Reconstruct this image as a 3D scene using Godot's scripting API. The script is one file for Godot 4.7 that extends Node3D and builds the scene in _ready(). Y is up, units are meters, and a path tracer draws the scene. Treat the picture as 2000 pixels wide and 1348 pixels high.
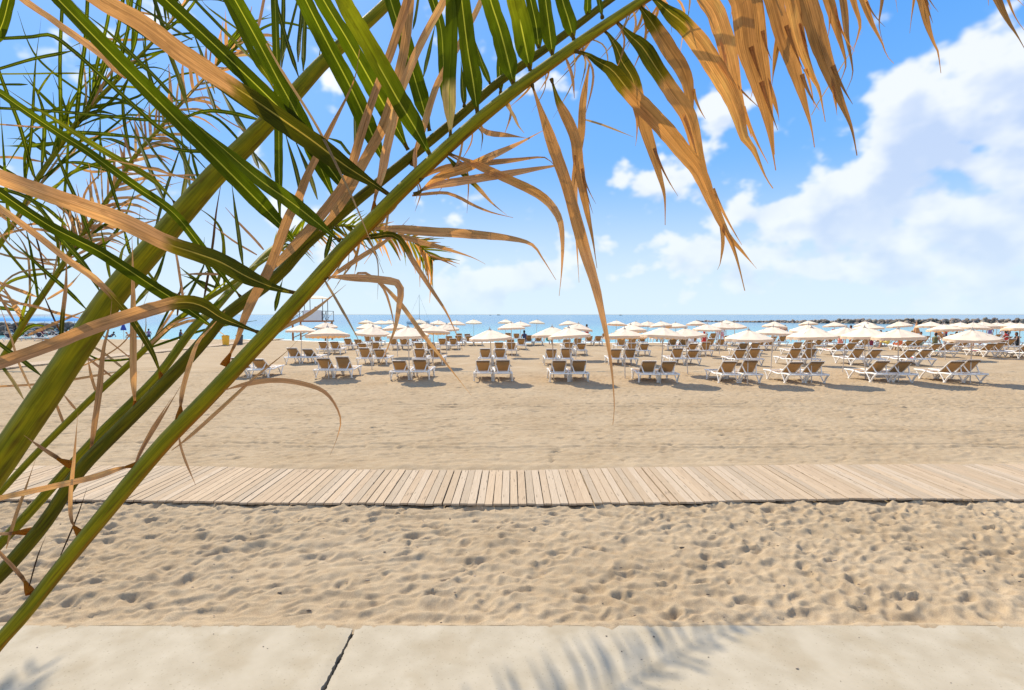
extends Node3D

const EYE := Vector3(0, 2.7, 0)
const PITCH := 3.377
const FOCAL := 1000.0          # focal length for a picture 2000 wide
const TO_SUN := Vector3(-0.92, 1.93, -1.43)
const CREAM := Color(0.86, 0.735, 0.57)

var cam: Camera3D
var rng := RandomNumberGenerator.new()
var used := {}
var mats := {}
var bump := FastNoiseLite.new()

# ------------------------------------------------------------------ helpers
func lin(r: float, g: float, b: float) -> Color:
	return Color(r, g, b).linear_to_srgb()

func P(px: float, py: float, d: float) -> Vector3:
	return EYE + cam.transform.basis * Vector3((px - 1000.0) / FOCAL * d, -(py - 674.0) / FOCAL * d, -d)

func G(px: float, py: float, h := 0.0) -> Vector3:
	var dir: Vector3 = cam.transform.basis * Vector3((px - 1000.0) / FOCAL, -(py - 674.0) / FOCAL, -1.0)
	return EYE + dir * ((h - EYE.y) / dir.y)

# how many picture units (2000 wide) a metre along s covers at p, square to the run t
func per_metre(p: Vector3, s: Vector3, t: Vector3) -> float:
	var inv := cam.transform.basis.inverse()
	var a := inv * (p - EYE)
	var b := inv * (p + s * 0.01 - EYE)
	var c := inv * (p + t * 0.01 - EYE)
	var pa := Vector2(a.x, a.y) / -a.z
	var across := (Vector2(b.x, b.y) / -b.z - pa) * FOCAL / 0.01
	var dir := Vector2(c.x, c.y) / -c.z - pa
	if dir.length() < 1e-9:
		return across.length()
	return maxf(absf(across.cross(dir.normalized())), across.length() * 0.5)

func numbered(called: String) -> String:
	if not used.has(called):
		used[called] = 0
		return called
	used[called] += 1
	return "%s_%03d" % [called, used[called]]

func tag(o: Node3D, label: String, category: String, group := "", kind := "") -> Node3D:
	o.set_meta("label", label)
	if category != "":
		o.set_meta("category", category)
	if group != "":
		o.set_meta("group", group)
	if kind != "":
		o.set_meta("kind", kind)
	return o

func base(called: String, at: Vector3, turn := 0.0) -> Node3D:
	var o := Node3D.new()
	o.name = numbered(called)
	add_child(o, true)
	o.position = at
	o.rotation.y = turn
	return o

func put(mesh: Mesh, m: Material, called: String, parent: Node3D = null) -> MeshInstance3D:
	var o := MeshInstance3D.new()
	o.mesh = mesh
	o.material_override = m
	if parent == null:
		o.name = numbered(called)
		add_child(o, true)
	else:
		o.name = called
		parent.add_child(o, true)
	return o

func copy_of(o: Node3D) -> Node3D:
	var c: Node3D = o.duplicate()
	var stem: String = String(o.name)
	var cut := stem.rfind("_")
	if cut > 0 and stem.substr(cut + 1).is_valid_int():
		stem = stem.substr(0, cut)
	c.name = numbered(stem)
	add_child(c, true)
	return c

class MB:
	var v := PackedVector3Array()
	var n := PackedVector3Array()
	var c := PackedColorArray()
	var uv := PackedVector2Array()
	var ix := PackedInt32Array()
	func vert(p: Vector3, nn: Vector3, col := Color.WHITE, t := Vector2.ZERO) -> int:
		v.append(p); n.append(nn); c.append(col); uv.append(t)
		return v.size() - 1
	func tri(a: int, b: int, d: int) -> void:
		# front faces run clockwise seen from the side the normal points to
		var f := (v[d] - v[a]).cross(v[b] - v[a])
		if f.dot(n[a] + n[b] + n[d]) < 0.0:
			ix.append_array([a, d, b])
		else:
			ix.append_array([a, b, d])
	func quad(a: Vector3, b: Vector3, d: Vector3, e: Vector3, col := Color.WHITE, away := Vector3.ZERO) -> void:
		var nn := (b - a).cross(e - a)
		if nn.length() < 1e-12:
			nn = (d - b).cross(e - b)
		nn = nn.normalized()
		if away != Vector3.ZERO and nn.dot((a + b + d + e) * 0.25 - away) < 0.0:
			nn = -nn
		var i := vert(a, nn, col, Vector2(0, 0)); vert(b, nn, col, Vector2(1, 0)); vert(d, nn, col, Vector2(1, 1)); vert(e, nn, col, Vector2(0, 1))
		tri(i, i + 1, i + 2); tri(i, i + 2, i + 3)
	# box with chamfered upper edges
	func box(ctr: Vector3, size: Vector3, bev := 0.0, col := Color.WHITE, bs := Basis.IDENTITY) -> void:
		var h := size * 0.5
		var loops := []
		var ys := [-h.y, h.y - bev, h.y] if bev > 0.0 else [-h.y, h.y]
		for k in ys.size():
			var ins: float = bev if (bev > 0.0 and k == 2) else 0.0
			var loop := []
			for q in [Vector2(-1, -1), Vector2(1, -1), Vector2(1, 1), Vector2(-1, 1)]:
				loop.append(ctr + bs * Vector3(q.x * (h.x - ins), ys[k], q.y * (h.z - ins)))
			loops.append(loop)
		for k in ys.size() - 1:
			for j in 4:
				quad(loops[k][j], loops[k][(j + 1) % 4], loops[k + 1][(j + 1) % 4], loops[k + 1][j], col, ctr)
		var t: Array = loops[loops.size() - 1]
		quad(t[0], t[1], t[2], t[3], col, ctr)
		t = loops[0]
		quad(t[0], t[1], t[2], t[3], col, ctr)
	# smooth tube along points; shape(k, angle) may squash it
	func tube(pts: Array, rad: Array, sides := 8, col := Color.WHITE, flat_y := 1.0, caps := true) -> void:
		var up := Vector3.UP
		var start := v.size()
		for k in pts.size():
			var t: Vector3 = (pts[mini(k + 1, pts.size() - 1)] - pts[maxi(k - 1, 0)]).normalized()
			var ref := up if absf(t.dot(up)) < 0.95 else Vector3.RIGHT
			var s := t.cross(ref).normalized()
			var u := s.cross(t).normalized()
			for j in sides:
				var a := TAU * j / sides
				var dir := s * cos(a) + u * sin(a) * flat_y
				vert(pts[k] + dir * rad[k], (s * cos(a) * flat_y + u * sin(a)).normalized(), col, Vector2(float(j) / sides, float(k) / pts.size()))
		for k in pts.size() - 1:
			for j in sides:
				var a := start + k * sides + j
				var b := start + k * sides + (j + 1) % sides
				tri(a, b, b + sides); tri(a, b + sides, a + sides)
		if caps:
			for e in [0, pts.size() - 1]:
				var t: Vector3 = (pts[1] - pts[0]) * -1.0 if e == 0 else pts[e] - pts[e - 1]
				t = t.normalized()
				var m := vert(pts[e], t, col)
				for j in sides:
					var a := vert(v[start + e * sides + j], t, col)
					var b := vert(v[start + e * sides + (j + 1) % sides], t, col)
					tri(m, a, b)
	func grid(nx: int, ny: int, pos: Callable, col: Callable, two := false) -> void:
		var s := v.size()
		for j in ny + 1:
			for i in nx + 1:
				vert(pos.call(float(i) / nx, float(j) / ny), Vector3.ZERO, col.call(float(i) / nx, float(j) / ny), Vector2(float(i) / nx, float(j) / ny))
		var w := nx + 1
		for j in ny:
			for i in nx:
				var a := s + j * w + i
				ix.append_array([a, a + 1, a + w + 1, a, a + w + 1, a + w])
		smooth(s)
	func smooth(s := 0) -> void:
		for k in range(0, ix.size(), 3):
			var a := ix[k]
			if a < s:
				continue
			var f := (v[ix[k + 2]] - v[a]).cross(v[ix[k + 1]] - v[a])
			for q in 3:
				n[ix[k + q]] += f
		for k in range(s, v.size()):
			n[k] = n[k].normalized()
	func upward() -> void:
		for k in range(0, ix.size(), 3):
			if n[ix[k]].y + n[ix[k + 1]].y + n[ix[k + 2]].y < 0.0:
				var q := ix[k + 1]
				ix[k + 1] = ix[k + 2]
				ix[k + 2] = q
		for k in n.size():
			if n[k].y < 0.0:
				n[k] = -n[k]
	func done() -> ArrayMesh:
		var arr := []
		arr.resize(Mesh.ARRAY_MAX)
		arr[Mesh.ARRAY_VERTEX] = v
		arr[Mesh.ARRAY_NORMAL] = n
		arr[Mesh.ARRAY_COLOR] = c
		arr[Mesh.ARRAY_TEX_UV] = uv
		arr[Mesh.ARRAY_INDEX] = ix
		var m := ArrayMesh.new()
		m.add_surface_from_arrays(Mesh.PRIMITIVE_TRIANGLES, arr)
		return m

func noise(seed_: int, freq: float, oct := 4, kind := FastNoiseLite.TYPE_SIMPLEX_SMOOTH) -> FastNoiseLite:
	var f := FastNoiseLite.new()
	f.seed = seed_
	f.noise_type = kind
	f.frequency = freq
	f.fractal_octaves = oct
	return f

func noise_tex(seed_: int, freq: float, oct: int, lo: Color, hi: Color, size := 512, kind := FastNoiseLite.TYPE_SIMPLEX_SMOOTH) -> NoiseTexture2D:
	var t := NoiseTexture2D.new()
	t.width = size
	t.height = size
	t.seamless = true
	t.generate_mipmaps = false
	t.noise = noise(seed_, freq, oct, kind)
	var g := Gradient.new()
	g.set_color(0, lo)
	g.set_color(1, hi)
	t.color_ramp = g
	return t

func mat(called: String, col: Color, rough := 0.8) -> StandardMaterial3D:
	var m := StandardMaterial3D.new()
	m.resource_name = called
	m.albedo_color = col.linear_to_srgb()
	m.roughness = rough
	mats[called] = m
	return m

func vmat(called: String, rough := 0.6, back := Color.BLACK) -> StandardMaterial3D:
	var m := StandardMaterial3D.new()
	m.resource_name = called
	m.vertex_color_use_as_albedo = true
	m.roughness = rough
	if back != Color.BLACK:
		m.backlight_enabled = true
		m.backlight = back
	mats[called] = m
	return m

func ordinal(k: int) -> String:
	return ["first", "second", "third", "fourth", "fifth", "sixth", "seventh", "eighth", "ninth", "tenth", "eleventh", "twelfth", "thirteenth", "fourteenth", "fifteenth", "sixteenth", "seventeenth", "eighteenth", "nineteenth", "twentieth", "twenty-first", "twenty-second", "twenty-third", "twenty-fourth", "twenty-fifth"][k]

# ------------------------------------------------------------------ the scene
func _ready() -> void:
	rng.seed = 71
	cam = Camera3D.new()
	cam.name = "camera"
	add_child(cam)
	cam.position = EYE
	cam.rotation_degrees = Vector3(-PITCH, 0, 0)
	cam.fov = rad_to_deg(2.0 * atan(674.0 / FOCAL))
	cam.near = 0.05
	cam.far = 60000.0
	cam.current = true

	var env := Environment.new()
	env.background_mode = Environment.BG_SKY
	env.tonemap_mode = Environment.TONE_MAPPER_LINEAR
	env.tonemap_exposure = 1.35
	env.sdfgi_enabled = true
	env.ssao_enabled = true
	env.ssil_enabled = true
	var sky := Sky.new()
	var pano := PanoramaSkyMaterial.new()
	pano.panorama = ImageTexture.create_from_image(make_sky(3072, 1536))
	pano.energy_multiplier = 0.80
	sky.sky_material = pano
	env.sky = sky
	env.background_energy_multiplier = 1.0
	var we := WorldEnvironment.new()
	we.name = "world_environment"
	we.environment = env
	add_child(we)

	var sun := DirectionalLight3D.new()
	sun.name = "sun"
	sun.light_energy = 1.45
	sun.light_color = Color(1.0, 0.95, 0.86)
	sun.light_angular_distance = 0.35
	sun.shadow_enabled = true
	add_child(sun)
	sun.look_at_from_position(TO_SUN * 10.0, Vector3.ZERO, Vector3.UP)

	make_materials()
	build_ground()
	build_debris()
	build_boardwalk()
	build_sea()
	build_palm()
	build_tall_palm()
	build_loungers()
	build_parasols()
	build_tower()
	build_far_shore()
	build_people()

# ------------------------------------------------------------------ sky
var cloud_spots := []
var cn1: FastNoiseLite
var cn2: FastNoiseLite

func spot(px: float, py: float, rx: float, ry: float, amp: float) -> void:
	var x := (px - 1000.0) / FOCAL
	var y := (615.0 - py) / FOCAL
	cloud_spots.append([atan(x), atan(y / sqrt(1.0 + x * x)), rx / FOCAL / (1.0 + x * x), ry / FOCAL / sqrt(1.0 + x * x), amp * 1.02])

func cover(d: Vector3, az: float, el: float) -> float:
	var q := Vector3(d.x, d.y * 1.5, d.z)
	var f := cn1.get_noise_3dv(q * 1.0) * 0.62 + cn2.get_noise_3dv(q) * 0.30
	var s := -0.30
	for b in cloud_spots:
		var dx: float = (az - b[0]) / b[2]
		var dy: float = (el - b[1]) / b[3]
		var r := dx * dx + dy * dy
		if r < 6.0:
			s += b[4] * exp(-r * 0.8)
	# scattered cloud out of view, thickened to make the light from the sky less blue
	s += 0.44 * smoothstep(0.60, 0.85, el) * (1.0 - smoothstep(0.95, 1.3, absf(az)))
	if absf(az) > 0.95:
		s += 0.44 * smoothstep(0.95, 1.3, absf(az))
	return s + f * 1.62

func make_sky(w: int, h: int) -> Image:
	cn1 = noise(11, 3.1, 6)
	cn2 = noise(23, 13.0, 4)
	spot(1710, 335, 160, 75, 0.60); spot(1775, 245, 75, 55, 0.5); spot(1640, 385, 150, 60, 0.5)
	spot(1930, 130, 110, 65, 0.46); spot(1975, 240, 90, 70, 0.46); spot(1855, 375, 45, 35, -0.35)
	spot(1530, 430, 130, 50, 0.45); spot(1890, 420, 130, 60, 0.52); spot(1760, 470, 200, 50, 0.36)
	spot(1235, 360, 42, 28, 0.42); spot(1325, 350, 60, 24, 0.36); spot(1385, 395, 65, 30, 0.40)
	spot(1400, 245, 45, 40, 0.30); spot(1690, 110, 60, 55, 0.30); spot(1745, 165, 22, 22, 0.36); spot(1480, 200, 60, 40, 0.2)
	spot(1180, 490, 170, 36, 0.46); spot(990, 455, 130, 26, 0.42); spot(940, 540, 260, 40, 0.42); spot(1330, 545, 280, 40, 0.42); spot(1150, 200, 60, 45, 0.26); spot(700, 420, 120, 40, 0.34); spot(250, 300, 120, 60, 0.3)
	spot(640, 190, 60, 50, 0.34); spot(500, 290, 60, 50, 0.36); spot(540, 60, 60, 70, 0.32); spot(860, 60, 50, 70, 0.30); spot(760, 130, 40, 40, 0.2)
	spot(1700, 530, 120, 26, 0.30); spot(1950, 560, 150, 30, 0.30); spot(150, 420, 150, 60, 0.24); spot(60, 60, 140, 90, 0.25); spot(1900, 60, 60, 30, 0.2)
	var im := Image.create(w, h, false, Image.FORMAT_RGBF)
	im.fill(Color(0.35, 0.33, 0.28))
	var sd := TO_SUN.normalized()
	var haze := Color(0.72, 0.85, 0.95)
	for j in h / 2:
		var el := PI * (0.5 - (j + 0.5) / h)
		var se := sin(el)
		var ce := cos(el)
		var deg := rad_to_deg(el)
		# clear air
		var t1 := smoothstep(0.0, 17.0, deg)
		var t2 := smoothstep(12.0, 38.0, deg)
		var air := Color(0.66, 0.82, 0.945).lerp(Color(0.17, 0.46, 0.97), t1).lerp(Color(0.075, 0.32, 0.86), t2)
		for i in w:
			var az := wrapf(TAU * (i + 0.5) / w, -PI, PI)      # 0 is -z
			var d := Vector3(sin(az) * ce, se, -cos(az) * ce)
			var c := air
			var den := cover(d, az, el)
			var k := smoothstep(-0.04, 0.28, den)
			if k > 0.0:
				var lit := 0.62
				if k > 0.2 and deg < 50.0:
					var d2 := (d + Vector3(-0.015, 0.035, 0.0)).normalized()
					var up := cover(d2, az - 0.015, el + 0.035)
					lit = clampf(1.02 - 0.92 * smoothstep(-0.05, 0.75, up) + 0.55 * cn2.get_noise_3dv(d * 0.7 + Vector3(3, 1, 2)), 0.0, 1.0)
				var white := Color(0.54, 0.66, 0.90).lerp(Color(0.90, 0.935, 0.975), lit)
				c = c.lerp(white, k * 0.93)
			# haze over the sea
			c = c.lerp(Color(0.70, 0.85, 0.95), 0.85 * exp(-deg / 6.0))
			# brighter air around the sun
			var g := maxf(0.0, d.dot(sd))
			c += Color(0.9, 0.85, 0.95) * (0.34 * pow(g, 9.0))
			im.set_pixel(i, j, c)
	return im

# ------------------------------------------------------------------ materials
func make_materials() -> void:
	var m := vmat("sand", 0.95)
	m.albedo_texture = noise_tex(3, 0.09, 5, Color(0.80, 0.80, 0.80), Color(1.0, 1.0, 1.0), 512)
	m.uv1_triplanar = true
	m.uv1_world_triplanar = true
	m.uv1_scale = Vector3.ONE * 1.3
	m.heightmap_enabled = true
	m.heightmap_scale = 0.5
	m.heightmap_texture = noise_tex(5, 0.25, 3, Color.BLACK, Color.WHITE, 512)
	m.metallic_specular = 0.2

	m = vmat("concrete", 0.9)
	m.albedo_texture = noise_tex(8, 0.012, 6, Color(0.91, 0.90, 0.88), Color(1, 1, 1), 1024)
	m.uv1_triplanar = true
	m.uv1_world_triplanar = true
	m.uv1_scale = Vector3.ONE * 0.23
	m.heightmap_enabled = true
	m.heightmap_scale = 0.05
	m.heightmap_texture = noise_tex(9, 0.5, 3, Color.BLACK, Color.WHITE, 512)
	m.metallic_specular = 0.3

	m.detail_enabled = true
	m.detail_blend_mode = BaseMaterial3D.BLEND_MODE_MUL
	m.detail_albedo = stain_tex()
	mat("joint", Color(0.06, 0.05, 0.04), 1.0)
	for k in 6:
		var tint: Color = [Color(0.55, 0.430, 0.300), Color(0.51, 0.395, 0.27), Color(0.575, 0.465, 0.34), Color(0.535, 0.41, 0.28), Color(0.49, 0.395, 0.285), Color(0.58, 0.45, 0.31)][k]
		m = mat("wood_%d" % k, tint, 0.8)
		m.albedo_texture = grain_tex(k)
		m.metallic_specular = 0.25
	mat("dark_wood", Color(0.14, 0.10, 0.07), 0.9)
	m = vmat("leaf", 0.6, Color(1.1, 1.15, 0.58))
	m.albedo_texture = fibre_tex(1, 0.72)
	m.metallic_specular = 0.2
	m = vmat("dry_leaf", 0.7, Color(1.12, 0.98, 0.70))
	m.albedo_texture = fibre_tex(2, 0.62)
	m.metallic_specular = 0.3
	m = vmat("rachis", 0.6)
	m.albedo_texture = fibre_tex(3, 0.68)
	m.metallic_specular = 0.2
	m = mat("bark", Color(0.16, 0.12, 0.085), 0.95)
	mat("white_plastic", Color(0.86, 0.83, 0.77), 0.42)
	m = mat("brown_sling", Color(0.40, 0.255, 0.115), 0.8)
	m.backlight_enabled = true
	m.backlight = Color(0.6, 0.5, 0.35)
	mat("brown_fold", Color(0.22, 0.13, 0.06), 0.85)
	mat("blue_sling", Color(0.035, 0.055, 0.13), 0.8)
	m = vmat("canvas", 0.85, Color(0.65, 0.52, 0.36))
	m = mat("blue_canvas", Color(0.04, 0.30, 0.66), 0.8)
	m.backlight_enabled = true
	m.backlight = Color(0.3, 0.4, 0.6)
	mat("navy_canvas", Color(0.03, 0.07, 0.36), 0.8)
	m = mat("orange_canvas", Color(0.62, 0.30, 0.12), 0.8)
	mat("pole", Color(0.55, 0.50, 0.44), 0.45)
	mat("steel", Color(0.16, 0.15, 0.15), 0.5)
	mat("white_panel", Color(0.70, 0.71, 0.73), 0.6)
	mat("rust_wood", Color(0.40, 0.16, 0.05), 0.8)
	mat("yellow_bin", Color(0.80, 0.42, 0.02), 0.5)
	mat("dark_bin", Color(0.05, 0.05, 0.055), 0.5)
	m = vmat("rock", 0.95)
	vmat("skin_and_cloth", 0.75)
	mat("hull", Color(0.75, 0.75, 0.75), 0.5)
	mat("dark_hull", Color(0.05, 0.06, 0.08), 0.6)
	m = vmat("water", 0.16)
	m.metallic_specular = 0.5
	var t := NoiseTexture2D.new()
	t.width = 512
	t.height = 512
	t.seamless = true
	t.as_normal_map = true
	t.bump_strength = 5.0
	t.noise = noise(31, 0.02, 4)
	t.generate_mipmaps = false
	m.normal_enabled = true
	m.normal_texture = t
	m.normal_scale = 0.8
	m.uv1_triplanar = true
	m.uv1_world_triplanar = true
	m.uv1_scale = Vector3(0.12, 0.12, 0.12)

func stain_tex() -> ImageTexture:
	var f := noise(141, 0.006, 5).get_seamless_image(1024, 1024)
	var g := noise(142, 0.16, 2).get_seamless_image(1024, 1024)
	var q := noise(143, 0.007, 4).get_seamless_image(1024, 1024)
	var im := Image.create(1024, 1024, false, Image.FORMAT_RGB8)
	for j in 1024:
		for i in 1024:
			var fv := f.get_pixel(i, j).r
			var a := smoothstep(0.50, 0.85, fv)
			var b := smoothstep(0.80, 0.88, g.get_pixel(i, j).r)
			var c := 1.0 - smoothstep(0.0, 0.006, absf(q.get_pixel(i, j).r - 0.56))
			c *= smoothstep(0.55, 0.75, f.get_pixel((i + 400) % 1024, j).r)
			var k := 1.0 - 0.035 * a - 0.16 * b - 0.06 * c
			im.set_pixel(i, j, Color(k, k * (1.0 - 0.010 * a), k * (1.0 - 0.03 * a - 0.03 * b)))
	return ImageTexture.create_from_image(im)

func grain_tex(k: int) -> ImageTexture:
	var im := Image.create(64, 256, false, Image.FORMAT_RGB8)
	var f := noise(100 + k, 1.0, 3)
	var kn := noise(160 + k, 0.035, 2)
	for j in 256:
		for i in 64:
			var a := f.get_noise_2d(i * 0.32 + sin(j * 0.03 + k) * 0.6, j * 0.012) * 0.5 + 0.5
			var b := kn.get_noise_2d(i * 1.2, j * 0.5)
			var g := 0.80 + 0.20 * a
			if b > 0.62:
				g *= 0.82
			im.set_pixel(i, j, Color(g, g * (0.975 + 0.025 * a), g * (0.95 + 0.05 * a)))
	return ImageTexture.create_from_image(im)

func fibre_tex(k: int, low: float) -> ImageTexture:
	var im := Image.create(128, 256, false, Image.FORMAT_RGB8)
	var f := noise(200 + k, 1.0, 3)
	var s := noise(230 + k, 0.03, 3)
	for j in 256:
		for i in 128:
			var a := f.get_noise_2d(i * 0.28, j * 0.008) * 0.5 + 0.5
			var b := s.get_noise_2d(i * 0.9, j * 0.7)
			var g := low + (1.0 - low) * a
			if b < -0.38:
				g *= 0.93
			im.set_pixel(i, j, Color(g, g, g))
	return ImageTexture.create_from_image(im)

# ------------------------------------------------------------------ sand and paving
var h1: FastNoiseLite
var h2: FastNoiseLite
var h3: FastNoiseLite
var h4: FastNoiseLite

func sand_colour(x: float, z: float) -> Color:
	var a := h3.get_noise_2d(x * 0.5, z * 0.5) * 0.05
	var b := h4.get_noise_2d(x * 3.0, z * 3.0) * 0.05
	return Color(0.487 + a + b, 0.370 + a * 0.95 + b, 0.238 + a * 0.8 + b * 0.8)

func sheet(x0: float, x1: float, z0: float, z1: float, nx: int, nz: int, label: String, height: Callable, dents := 0, dent_size := 0.13, dent_deep := 0.03) -> void:
	var hs := PackedFloat32Array()
	hs.resize((nx + 1) * (nz + 1))
	var dx := (x1 - x0) / nx
	var dz := (z1 - z0) / nz
	for j in nz + 1:
		for i in nx + 1:
			hs[j * (nx + 1) + i] = 0.0
	for k in dents:
		var cx := rng.randf_range(x0, x1)
		var cz := rng.randf_range(z0, z1)
		var little: bool = dents < 2000 and k % 2 == 1
		var ra := dent_size * rng.randf_range(0.6, 1.35) * (0.42 if little else 1.0)
		var rb := ra * rng.randf_range(0.42, 0.7)
		var ang := rng.randf_range(-0.9, 0.9) + (0.55 if cx < 0.0 else 0.05)
		var deep := dent_deep * rng.randf_range(0.45, 1.3) * (0.42 if little else 1.0)
		var reach := ra * 1.9
		var i0 := maxi(0, int((cx - reach - x0) / dx))
		var i1 := mini(nx, int((cx + reach - x0) / dx) + 1)
		var j0 := maxi(0, int(minf((cz - reach - z0) / dz, (cz + reach - z0) / dz)))
		var j1 := mini(nz, int(maxf((cz - reach - z0) / dz, (cz + reach - z0) / dz)) + 1)
		for j in range(j0, j1 + 1):
			for i in range(i0, i1 + 1):
				var px := x0 + i * dx - cx
				var pz := z0 + j * dz - cz
				var u := (px * cos(ang) - pz * sin(ang)) / ra
				var w := (px * sin(ang) + pz * cos(ang)) / rb
				var r := sqrt(u * u + w * w)
				if r < 1.9:
					var f := -1.0 * (1.0 - smoothstep(0.45, 1.0, r)) + 0.38 * exp(-pow((r - 1.2) / 0.26, 2.0))
					hs[j * (nx + 1) + i] += f * deep
	var mb := MB.new()
	for j in nz + 1:
		for i in nx + 1:
			var x := x0 + i * dx
			var z := z0 + j * dz
			var y: float = height.call(x, z, clampf(hs[j * (nx + 1) + i], -0.05, 0.03))
			mb.vert(Vector3(x, y, z), Vector3.ZERO, sand_colour(x, z))
	var w1 := nx + 1
	for j in nz:
		for i in nx:
			var a := j * w1 + i
			mb.ix.append_array([a, a + w1, a + w1 + 1, a, a + w1 + 1, a + 1])
	mb.smooth()
	mb.upward()
	tag(put(mb.done(), mats["sand"], "sand"), label, "", "", "structure")

func ridge(x: float, z: float) -> float:
	# soft wind-worn crests, leaning one way on one side and flat on the other
	var lean := 0.55 * smoothstep(2.0, -4.0, x)
	var u := x * cos(lean) - z * sin(lean)
	var w := x * sin(lean) + z * cos(lean)
	var wx := h2.get_noise_2d(x * 1.1, z * 1.1) * 0.35
	var a := 1.0 - absf(h1.get_noise_2d(u * 1.0 + wx, w * 1.55 + wx)) * 2.0
	var b := 1.0 - absf(h4.get_noise_2d(u * 1.7, w * 2.3 + wx)) * 2.0
	return a * 0.6 + b * 0.4

const SLAB := 0.05
var edge_z := 0.0

func build_ground() -> void:
	h1 = noise(41, 1.5, 2)
	h2 = noise(42, 1.0, 3)
	h3 = noise(43, 0.8, 3)
	h4 = noise(44, 1.9, 2)
	edge_z = G(1000, 1222, SLAB).z
	var far_end := -8.0
	sheet(-8.2, 8.2, edge_z + 0.09, far_end, 745, 170, "pale sand full of footprints between the paving and the boardwalk", func(x: float, z: float, d: float) -> float:
		var t := smoothstep(far_end, far_end + 0.25, z)
		var e := smoothstep(edge_z - 0.16, edge_z, z)
		var y := 0.012 + (ridge(x, z) - 0.5) * 0.054 + d * 0.72 + h2.get_noise_2d(x * 0.4, z * 0.4) * 0.03 + h4.get_noise_2d(x * 9.0, z * 9.0) * 0.0028
		y = lerpf(y, 0.047 + 0.020 * h2.get_noise_2d(x * 1.3, 3.0) + 0.008 * h4.get_noise_2d(x * 5.0, z * 5.0) - 0.24 * maxf(0.0, z - edge_z), e)
		y += 0.008 * h4.get_noise_2d(x * 4.0, z * 6.0)
		# under the boards the sand is pressed flat
		y = lerpf(minf(y, 0.026), y, smoothstep(-7.34, -7.22, z))
		return lerpf(-0.02, y, t), 1700, 0.115, 0.032)
	sheet(-27.0, 27.0, far_end, -24.0, 820, 400, "beige sand with wheel ruts between the boardwalk and the loungers", func(x: float, z: float, d: float) -> float:
		var t := smoothstep(far_end, far_end - 0.35, z)
		var y := 0.014 + (ridge(x * 0.9, z * 0.8) - 0.5) * 0.036 + d * 0.85 + 0.005 * sin(z * 34.0 + 2.0 * h2.get_noise_2d(x * 0.15, z * 0.4)) * smoothstep(-0.2, 0.4, h3.get_noise_2d(x * 0.12, z * 0.9)) + h2.get_noise_2d(x * 0.3, z * 0.3) * 0.03
		# wheel ruts along the beach
		for r in [[-11.95, 0.05], [-10.35, 0.06], [-10.62, 0.04], [-12.4, 0.03], [-14.8, 0.05], [-15.2, 0.04]]:
			var q: float = (z - r[0] - 0.12 * sin(x * 0.11 + r[0]) - x * 0.012) / r[1]
			if absf(q) < 4.0:
				y += 0.042 * (-exp(-q * q) + 0.5 * exp(-pow(absf(q) - 1.6, 2.0) * 2.0)) * (0.6 + 0.5 * h2.get_noise_2d(x * 0.2, r[0]))
		# sand blown over the far ends of the planks
		var lap := 0.050 + 0.034 * h2.get_noise_2d(x * 1.4, 11.0) + 0.012 * h4.get_noise_2d(x * 4.0, z * 4.0)
		y = lerpf(y, minf(maxf(y, 0.03), 0.03) + maxf(0.0, lap - 0.03), exp(-pow((z + 8.92) / 0.16, 2.0)))
		y = lerpf(y, minf(y, 0.024), smoothstep(-8.80, -8.68, z))
		return lerpf(-0.02, y, t), 11000, 0.085, 0.028)
	sheet(-110.0, 110.0, -24.0, -72.0, 560, 160, "far beach sand under the loungers and parasols down to the water", func(x: float, z: float, d: float) -> float:
		var shore := shore_z(x)
		var fall := smoothstep(shore + 9.0, shore - 3.0, z)
		return 0.02 + h2.get_noise_2d(x * 0.5, z * 0.5) * 0.05 + h1.get_noise_2d(x * 0.8, z * 0.8) * 0.035 - fall * 1.1)
	sheet(-400.0, 400.0, 400.0, -24.0, 40, 40, "flat sand beyond the edges of the beach", func(x: float, z: float, d: float) -> float:
		return -0.16)
	# paving slabs, with the worn joint between them
	var jx := G(663, 1285, SLAB).x
	var back := 7.0
	var cut := noise(61, 3.0, 4)
	for side in [-1, 1]:
		var mb := MB.new()
		var nx := 60
		var nz := 420
		var far_x: float = jx + side * 14.0
		mb.grid(nx, nz, func(u: float, v: float) -> Vector3:
			var z := lerpf(edge_z, back, v * v)
			var k := pow(u, 2.5)
			var e: float = jx + side * (0.010 + 0.010 * smoothstep(-4.6, -3.0, z) + 0.014 * cut.get_noise_2d(z * 3.0, side * 7.0) + 0.006 * cut.get_noise_2d(z * 14.0, side * 9.0)) - (z + 4.0) * 0.012
			var y := SLAB - 0.006 * smoothstep(0.004, 0.0, k)
			var zz := z + (0.012 * cut.get_noise_2d(lerpf(e, far_x, k) * 1.2, 40.0) if v == 0.0 else 0.0)
			return Vector3(lerpf(e, far_x, k), y, zz),
			func(u: float, v: float) -> Color:
				return Color(0.450, 0.392, 0.296))
		mb.upward()
		# the drop into the joint and the face towards the sand
		for k in nz:
			var a := mb.v[k * (nx + 1)]
			var b := mb.v[(k + 1) * (nx + 1)]
			mb.quad(a, b, b - Vector3(0, 0.12, 0), a - Vector3(0, 0.12, 0), Color(0.36, 0.33, 0.28), a + Vector3(side, 0, 0))
		for k in nx:
			var a := mb.v[k]
			var b := mb.v[k + 1]
			mb.quad(a, b, b - Vector3(0, 0.3, 0), a - Vector3(0, 0.3, 0), Color(0.5, 0.46, 0.4), a + Vector3(0, 0, 1))
		tag(put(mb.done(), mats["concrete"], "pavement"), "pale concrete paving slab " + ("left of the dark joint" if side < 0 else "right of the dark joint, palm shadow on it"), "", "", "structure")
	var jb := MB.new()
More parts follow.
